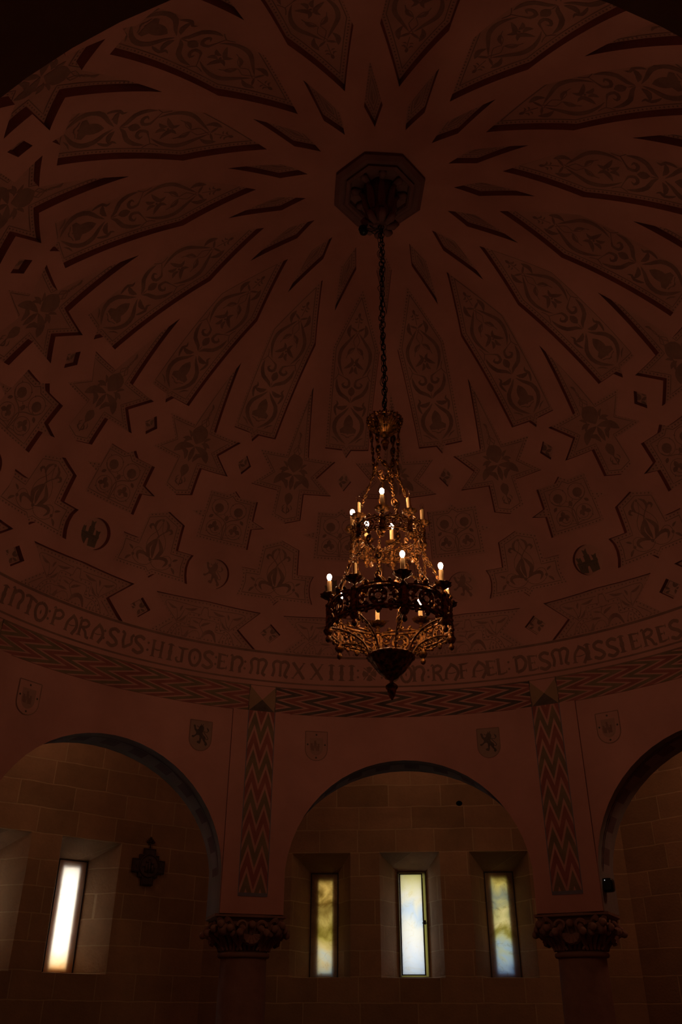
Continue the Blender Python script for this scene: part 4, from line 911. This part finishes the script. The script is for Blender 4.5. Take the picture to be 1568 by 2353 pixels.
# four hanging chains with bosses, forking to meet their neighbours above the upper ring
for k in range(4):
    a = PU + 22.5 + 45 + 90 * k; o = cp(a, 1, 0)
    mb = MB(); A = cp(a, .158, rz - .03); B = cp(a, .128, .232 * R)
    L = B - A
    for u0, u1 in ((0, .1), (.27, .42), (.60, .70)): chain(mb, [A + L * u0, A + L * u1], .036, .024, .0058)
    for u in (.185, .51, .80): almond(mb, A + L * u, L, .085 if u > .2 else .10, .046, o + cp(a + 90, 1, 0) * random.uniform(-.5, .5))
    chain(mb, [A + L * .9, B], .034, .024, .0055)
    mb.build('hanging_chain', brass, CH)
    for s in (-1, 1):
        mb = MB(); M_ = cp(a + 45 * s, .118, .205 * R); N_ = B + (M_ - B) * .3
        chain(mb, [B, N_], .03, .022, .0055); almond(mb, B + (M_ - B) * .55, M_ - B, .075, .036, o + Vector((0, 0, .4))); chain(mb, [B + (M_ - B) * .78, M_], .03, .022, .0055)
        mb.build('fork_chain', brass, CH)
    m_ = a + 45; A = cp(m_, .118, .205 * R); B = cp(m_ , RU - .006, .087 * R); L = B - A; mb = MB()
    chain(mb, [A, A + L * .16], .034, .022, .006); almond(mb, A + L * .27, L, .085, .05, cp(m_, 1, .3)); chain(mb, [A + L * .4, A + L * .62], .034, .022, .006); almond(mb, A + L * .76, L, .09, .055, cp(m_, 1, .3)); chain(mb, [A + L * .9, B], .03, .022, .0055)
    mb.lathe([(.035, -.015), (.02, .0), (.012, .012), (.016, .02), (.008, .03)], 10, c=tuple(B - Vector((0, 0, .01))))
    mb.build('hanging_chain', brass, CH)

# pierced ring panels
def tracery(name, r, zt, zb, lower, parent):
    """one openwork panel centred on azimuth 0, spanning 45 degrees"""
    mb = MB(); H = zt - zb; zc_ = (zt + zb) / 2; half = 20.0; k = r * radians(1)
    f = lambda x, z: cp(x / k, r, z)        # x in metres along the arc
    nr = lambda p: (p[0], p[1], 0)
    X = half * k
    def bar(p, w, n=6, fl=.55, step=.02):
        q = catmull([(x, z) for x, z in p], step) if len(p) > 2 else catmull(p, step); mb.tube([f(x, z) for x, z in q], w if not isinstance(w, (list, tuple)) else [w[0] + (w[1] - w[0]) * i / (len(q) - 1) for i in range(len(q))], n, nrm=nr, flat=fl)
    def ring(cx, cz, rr, w): mb.tube([f(cx + rr * cos(2 * pi * i / 20), cz + rr * sin(2 * pi * i / 20)) for i in range(20)], w, 6, closed=True, nrm=nr, flat=.6)
    b = H * (.062 if lower else .05)
    for z in (zt - b, zb + b): bar([(-X, z), (X, z)], b * 1.25, 8, .9)
    # low arch of the crest that rises to the middle
    bar([(-X * .92, zt), (-X * .5, zt + H * .10), (0, zt + H * .13), (X * .5, zt + H * .10), (X * .92, zt)], b * .8)
    ring(0, zc_, H * .36, b * 1.15); ring(0, zc_, H * .18, b * .8)
    for i in range(4):
        t = pi / 4 + i * pi / 2; bar([(H * .16 * cos(t), zc_ + H * .16 * sin(t)), (H * .36 * cos(t), zc_ + H * .36 * sin(t))], b * .8)
    for i in range(6):
        t = i * pi / 3 + .3; mb.ball(f(H * .26 * cos(t), zc_ + H * .26 * sin(t)), b * 1.4, 6, 4)
    for s in (-1, 1):
        x0 = s * H * .40; x1 = s * X
        d = (x1 - x0)
        bar([(x0, zt - b), (x0 + d * .25, zc_ + H * .18), (x0 + d * .62, zc_ + H * .33), (x0 + d * .9, zc_ + H * .12), (x0 + d * .7, zc_ - H * .02), (x0 + d * .5, zc_ + H * .08)], (b * 1.1, b * .6))
        bar([(x0, zb + b), (x0 + d * .25, zc_ - H * .18), (x0 + d * .62, zc_ - H * .33), (x0 + d * .9, zc_ - H * .12), (x0 + d * .7, zc_ + H * .02), (x0 + d * .5, zc_ - H * .08)], (b * 1.1, b * .6))
        bar([(x0 + d * .1, zc_), (x0 + d * .45, zc_), (x0 + d * .35, zc_ + H * .12)], b * .8)
        bar([(x0 + d * .98, zt - b), (x0 + d * .98, zb + b)], b * 1.1)
        for u, v in ((.5, .08), (.5, -.08), (.3, .3), (.3, -.3), (.8, .36), (.8, -.36)): mb.ball(f(x0 + d * u, zc_ + H * v), b * 1.5, 6, 4)
    # crest and drop ornaments
    def leaf(cx, z, sg, sc):
        bar([(cx, z), (cx, z + sg * H * .16 * sc)], (b * 1.4, b * .9))
        for s in (-1, 1):
            bar([(cx, z + sg * H * .05 * sc), (cx + s * H * .11 * sc, z + sg * H * .10 * sc), (cx + s * H * .08 * sc, z + sg * H * .16 * sc)], (b * 1.3, b * .7))
        mb.ball(f(cx, z + sg * H * .20 * sc), b * 1.7 * sc ** .5, 8, 5)
    leaf(0, zt + H * .10, 1, 1.25)
    for s in (-1, 1):
        leaf(s * X * .52, zt + H * .06, 1, .75)
        leaf(s * X * .55, zb, -1, .7)
        bar([(s * X, zb + b), (s * X * .8, zb - H * .10), (s * X * .3, zb - H * .07), (0, zb - H * .02)], (b * 1.1, b * .7))
    leaf(0, zb, -1, 1.0)
    return mb.build(name, brass, parent)
def ring_part(name, r, zt, zb, ph, lower):
    e = MB(); k = 120
    e.tube([cp(360 * i / k, r - .004, zt - .006) for i in range(k)], .0055 if lower else .004, 6, closed=True)
    e.tube([cp(360 * i / k, r - .004, zb + .006) for i in range(k)], .0055 if lower else .004, 6, closed=True)
    ring = e.build(name, brass, CH)
    p = tracery('tracery_panel', r, zt, zb, lower, ring); p.rotation_euler = (0, 0, radians(ph + 22.5))
    for i in range(1, 8): dup(p, ring, rot=(0, 0, radians(ph + 22.5 + 45 * i)))
    return ring
ring_u = ring_part('upper_ring', RU, .41, .29, PU, False)
ring_l = ring_part('lower_ring', RL, -.335, -.525, PLW, True)
def post(name, r, z0, z1, zt, w, parent):
    """twisted post with capital, base and a pendant drop; z0 top, z1 bottom, zt tip"""
    mb = MB(); h = z0 - z1; c = (0, 0, 0)
    mb.lathe([(w * .5, z0 + .01), (w * 1.35, z0), (w * 1.35, z0 - h * .06), (w, z0 - h * .09)], 16)
    mb.lathe([(w, z0 - h * .09 - h * .80 * i / 14) for i in range(15)], 20, 5, .16, twist=2.4)
    d = z1 - zt
    mb.lathe([(w, z1 + h * .11), (w * 1.45, z1 + h * .07), (w * 1.45, z1), (w * 1.9, z1 - d * .10), (w * 2.0, z1 - d * .2), (w * 1.5, z1 - d * .38), (w * .7, z1 - d * .52), (w * .75, z1 - d * .6), (w * 1.15, z1 - d * .72), (w * 1.0, z1 - d * .88), (w * .3, zt)], 16)
    return mb.build(name, brass, parent, sharp=50)
for (ph, r, z0, z1, zt, w, ring) in ((PU, RU + .004, .415, .275, .205, .0145, ring_u), (PLW, RL + .006, -.33, -.545, -.665, .021, ring_l)):
    p0 = post('post', r, z0, z1, zt, w, ring)
    for i in range(8):
        o = p0 if i == 0 else dup(p0, ring); o.location = cp(ph + 45 * i, r, 0); o.rotation_euler = (0, 0, radians(ph + 45 * i))
# candles
def holder():
    mb = MB()
    mb.lathe([(.010, -.088), (.020, -.080), (.022, -.072), (.012, -.062), (.010, -.05), (.018, -.04), (.024, -.034), (.014, -.028), (.02, -.02), (.026, -.012), (.026, .012), (.029, .018), (.027, .024), (.021, .024)], 18)
    return mb.build('candle_holder', brass, CH, sharp=40)
def pan(parent):
    mb = MB(); n = 36; prof = [(.018, -.026, 0), (.045, -.022, .3), (.068, -.008, .8), (.078, .008, 1), (.074, .010, 1), (.062, -.003, .8), (.04, -.012, .3), (.018, -.014, 0)]
    mb.lathe(prof, n, 9, .09); return mb.build('drip_pan', brass, parent, sharp=60)
def sleeve(parent):
    mb = MB(); mb.lathe([(.0195, .0), (.0195, .135), (.017, .140), (.009, .141)], 16); return mb.build('candle_sleeve', candle_m, parent, sharp=40)
def bulb(parent, mat, name):
    mb = MB(); mb.lathe([(.009, .141), (.010, .148), (.014, .156), (.0195, .168), (.0215, .180), (.0195, .192), (.0125, .204), (.004, .209)], 14); return mb.build(name, mat, parent)
def socket(parent):
    mb = MB(); mb.lathe([(.011, .139), (.011, .150), (.006, .153)], 10); mb.tube([(0, 0, .15), (.003, 0, .17), (-.003, 0, .18), (.0, 0, .172)], .0012, 4); return mb.build('bulb_socket', brass, parent)
h0 = holder(); pn0 = pan(h0); sl0 = sleeve(h0); bl = bulb(h0, glow, 'lit_bulb'); bu = bulb(None, glass, 'unlit_bulb'); sk = socket(None)
LITL = {0, 1, 2, 3, 4, 5, 6}; LITU = {0, 4, 5, 6}
firstdone = False
for (ph, r, z, n, lit, sc) in ((PLW, RL, CL, 8, LITL, 1.0), (PU, RU, CU, 8, LITU, .84)):
    for i in range(n):
        tilt = (radians(random.uniform(-2, 2)), radians(random.uniform(-2.0, 2.0)), radians(ph + 45 * i))
        if not firstdone: h = h0; s_, b_, p_ = sl0, bl, pn0; firstdone = True; 
        else:
            h = dup(h0, CH); p_ = dup(pn0, h); s_ = dup(sl0, h)
            b_ = dup(bl if i in lit else bu, h)
            if i not in lit: dup(sk, h)
        h.location = cp(ph + 45 * i, r, z); h.rotation_euler = (0, 0, radians(ph + 45 * i)); h.scale = (1, 1, 1)
        p_.scale = (sc, sc, 1); s_.rotation_euler = (tilt[0], tilt[1], 0); b_.rotation_euler = (tilt[0], tilt[1], 0)
for o in (bu, sk): bpy.data.objects.remove(o)
# chains from upper ring to lower ring
for k in range(8):
    a = PU + 22.5 + 45 * k; mb = MB(); A = cp(a, RU, .285); B = cp(a, RU + .012, .165)
    chain(mb, [A, A + (B - A) * .3], .03, .022, .0055); almond(mb, A + (B - A) * .62, B - A, .075, .042, cp(a, 1, 0)); mb.build('drop_chain', brass, CH)
    b = PLW - 22.5 + 45 * (k + 1)
    J = cp(b - 2, RU + .062, .035)
    for E_, s in ((B, 0), (cp(a + 45, RU + .012, .165), 1)):
        mb = MB(); md = (E_ + J) / 2 - Vector((0, 0, .018)); chain(mb, [E_, md, J], .03, .021, .005, jit=.3); mb.build('swag_chain', brass, CH)
    mb = MB(); T = cp(b, RL - .006, -.30); L = T - J
    almond(mb, J + L * .16, L, .085, .055, cp(b, 1, .2)); chain(mb, [J + L * .3, J + L * .66], .034, .022, .0058); almond(mb, J + L * .78, L, .08, .05, cp(b, 1, .2)); chain(mb, [J + L * .9, T], .03, .022, .0055)
    mb.build('drop_chain', brass, CH)
# inner festoon chains with amber glass discs
for k in range(4):
    a = PU + 22.5 + 90 * k
    for r_, z_ in ((.06, .215 * R - .03), (RU - .05, .215), (.11, -.12)):
        c = cp(a + 20, r_, z_); mb = MB(); o = cp(a + 30, 1, 0)
        P = []; n = 16; sd = o.cross(Vector((0, 0, 1)))
        for q, (rd, hh) in enumerate(((.022, .009), (.026, 0), (.022, -.009))):
            for i in range(n): t_ = 2 * pi * i / n; P.append(c + sd * (rd * cos(t_)) + Vector((0, 0, rd * sin(t_))) + o * hh)
        Fc = [tuple(range(n)), tuple(range(3 * n - 1, 2 * n - 1, -1))]
        for q in (0, 1):
            for i in range(n): Fc.append((q * n + i, q * n + (i + 1) % n, (q + 1) * n + (i + 1) % n, (q + 1) * n + i))
        mb.add(P, Fc); mb.build('amber_disc', amber, CH)
        mb = MB(); topz = {0: .205 * R, 1: .29, 2: -.02}[0 if z_ > .5 else (1 if z_ > 0 else 2)]; chain(mb, [c + Vector((0, 0, .028)), Vector((c.x * 1.05, c.y * 1.05, topz))], .028, .018, .0034); mb.build('disc_chain', brass, CH)
# curved ribs with crockets from the lower posts to the bowl
mb = MB(); ri, ro_, zi, zo = .185, RL, -.76, -.535; pts = []; n = 16
for i in range(n + 1):
    t_ = pi / 2 * i / n; pts.append(cp(0, ro_ - (ro_ - ri) * sin(t_) , zi + (zo - zi) * cos(t_)) if 0 else cp(0, ri + (ro_ - ri) * (1 - cos(t_)), zi + (zo - zi) * sin(t_)))
mb.tube(pts, .0095, 6)
pts2 = [p + Vector((0, .0, -.0)) * 0 + Vector((0, .018 * 1, -.02)) for p in pts[2:-1]]; mb.tube(pts2, .0045, 5)
for i in range(2, n, 2):
    p = pts[i]; q = p + Vector((0, .0, -.028)); t_ = (pts[i + 1] - pts[i - 1]).normalized(); nn = Vector((0, t_.z, -t_.y)); nn = nn if nn.z < 0 else -nn
    mb.tube([p, p + nn * .022, p + nn * .034 + t_ * .012, p + nn * .026 + t_ * .022], [.005, .005, .006, .005], 5); mb.ball(p + nn * .036 + t_ * .006, .0095, 7, 4)
rib = mb.build('curved_rib', brass, CH); rib.rotation_euler = (0, 0, radians(PLW))
for i in range(1, 8): dup(rib, CH, rot=(0, 0, radians(PLW + 45 * i)))
# bowl and finial
mb = MB(); zr = -.153 * R
mb.lathe([(.02, zr + .05, 0), (.12, zr + .04, .3), (.175, zr + .025, 1), (.198, zr + .012, 1), (.200, zr, 1), (.190, zr - .012, 1), (.178, zr - .02, .6), (.165, zr - .045, .4), (.135, zr - .085, .3), (.128, zr - .098, .3), (.10, zr - .13, .2), (.062, zr - .16, .2), (.055, zr - .175, .2), (.02, zr - .192, 0), (.013, zr - .205, 0), (.016, zr - .215, 0), (.02, zr - .22, 0)], 96, 24, .028)
mb.build('bowl', brass, CH, sharp=50)
mb = MB(); zf = zr - .215
mb.lathe([(.012, zf, 0), (.03, zf - .008, 1), (.044, zf - .022, 1), (.046, zf - .04, 1), (.040, zf - .055, 1), (.037, zf - .058, 0), (.036, zf - .075, 0), (.027, zf - .105, 0), (.014, zf - .13, 0), (.003, zf - .145, 0)], 24, 6, .10)
mb.build('acorn_finial', brass, CH, sharp=50)

# ------------------------------------------------------------------ camera, world, exposure
cam = bpy.data.cameras.new('camera'); co = bpy.data.objects.new('camera', cam); COL.objects.link(co)
cam.sensor_fit = 'VERTICAL'; cam.sensor_height = 36; cam.lens = FPX / 2353 * 36; cam.clip_start = .02; cam.clip_end = 100
M = Matrix((RT, UP, -fw)).transposed().to_4x4(); M.translation = CAM; co.matrix_world = M
sc_ = bpy.context.scene; sc_.camera = co
w = bpy.data.worlds.new('world'); sc_.world = w; w.use_nodes = True; w.node_tree.nodes['Background'].inputs[0].default_value = (0, 0, 0, 1)
vs_ = sc_.view_settings; vs_.view_transform = 'Standard'; vs_.look = 'None'; vs_.exposure = EXPO; vs_.gamma = 1; vs_.use_curve_mapping = False
sc_.cycles.use_denoising = True; sc_.cycles.max_bounces = 8; sc_.cycles.diffuse_bounces = 4; sc_.cycles.sample_clamp_indirect = 0
sc_.cycles.caustics_reflective = False; sc_.cycles.caustics_refractive = False
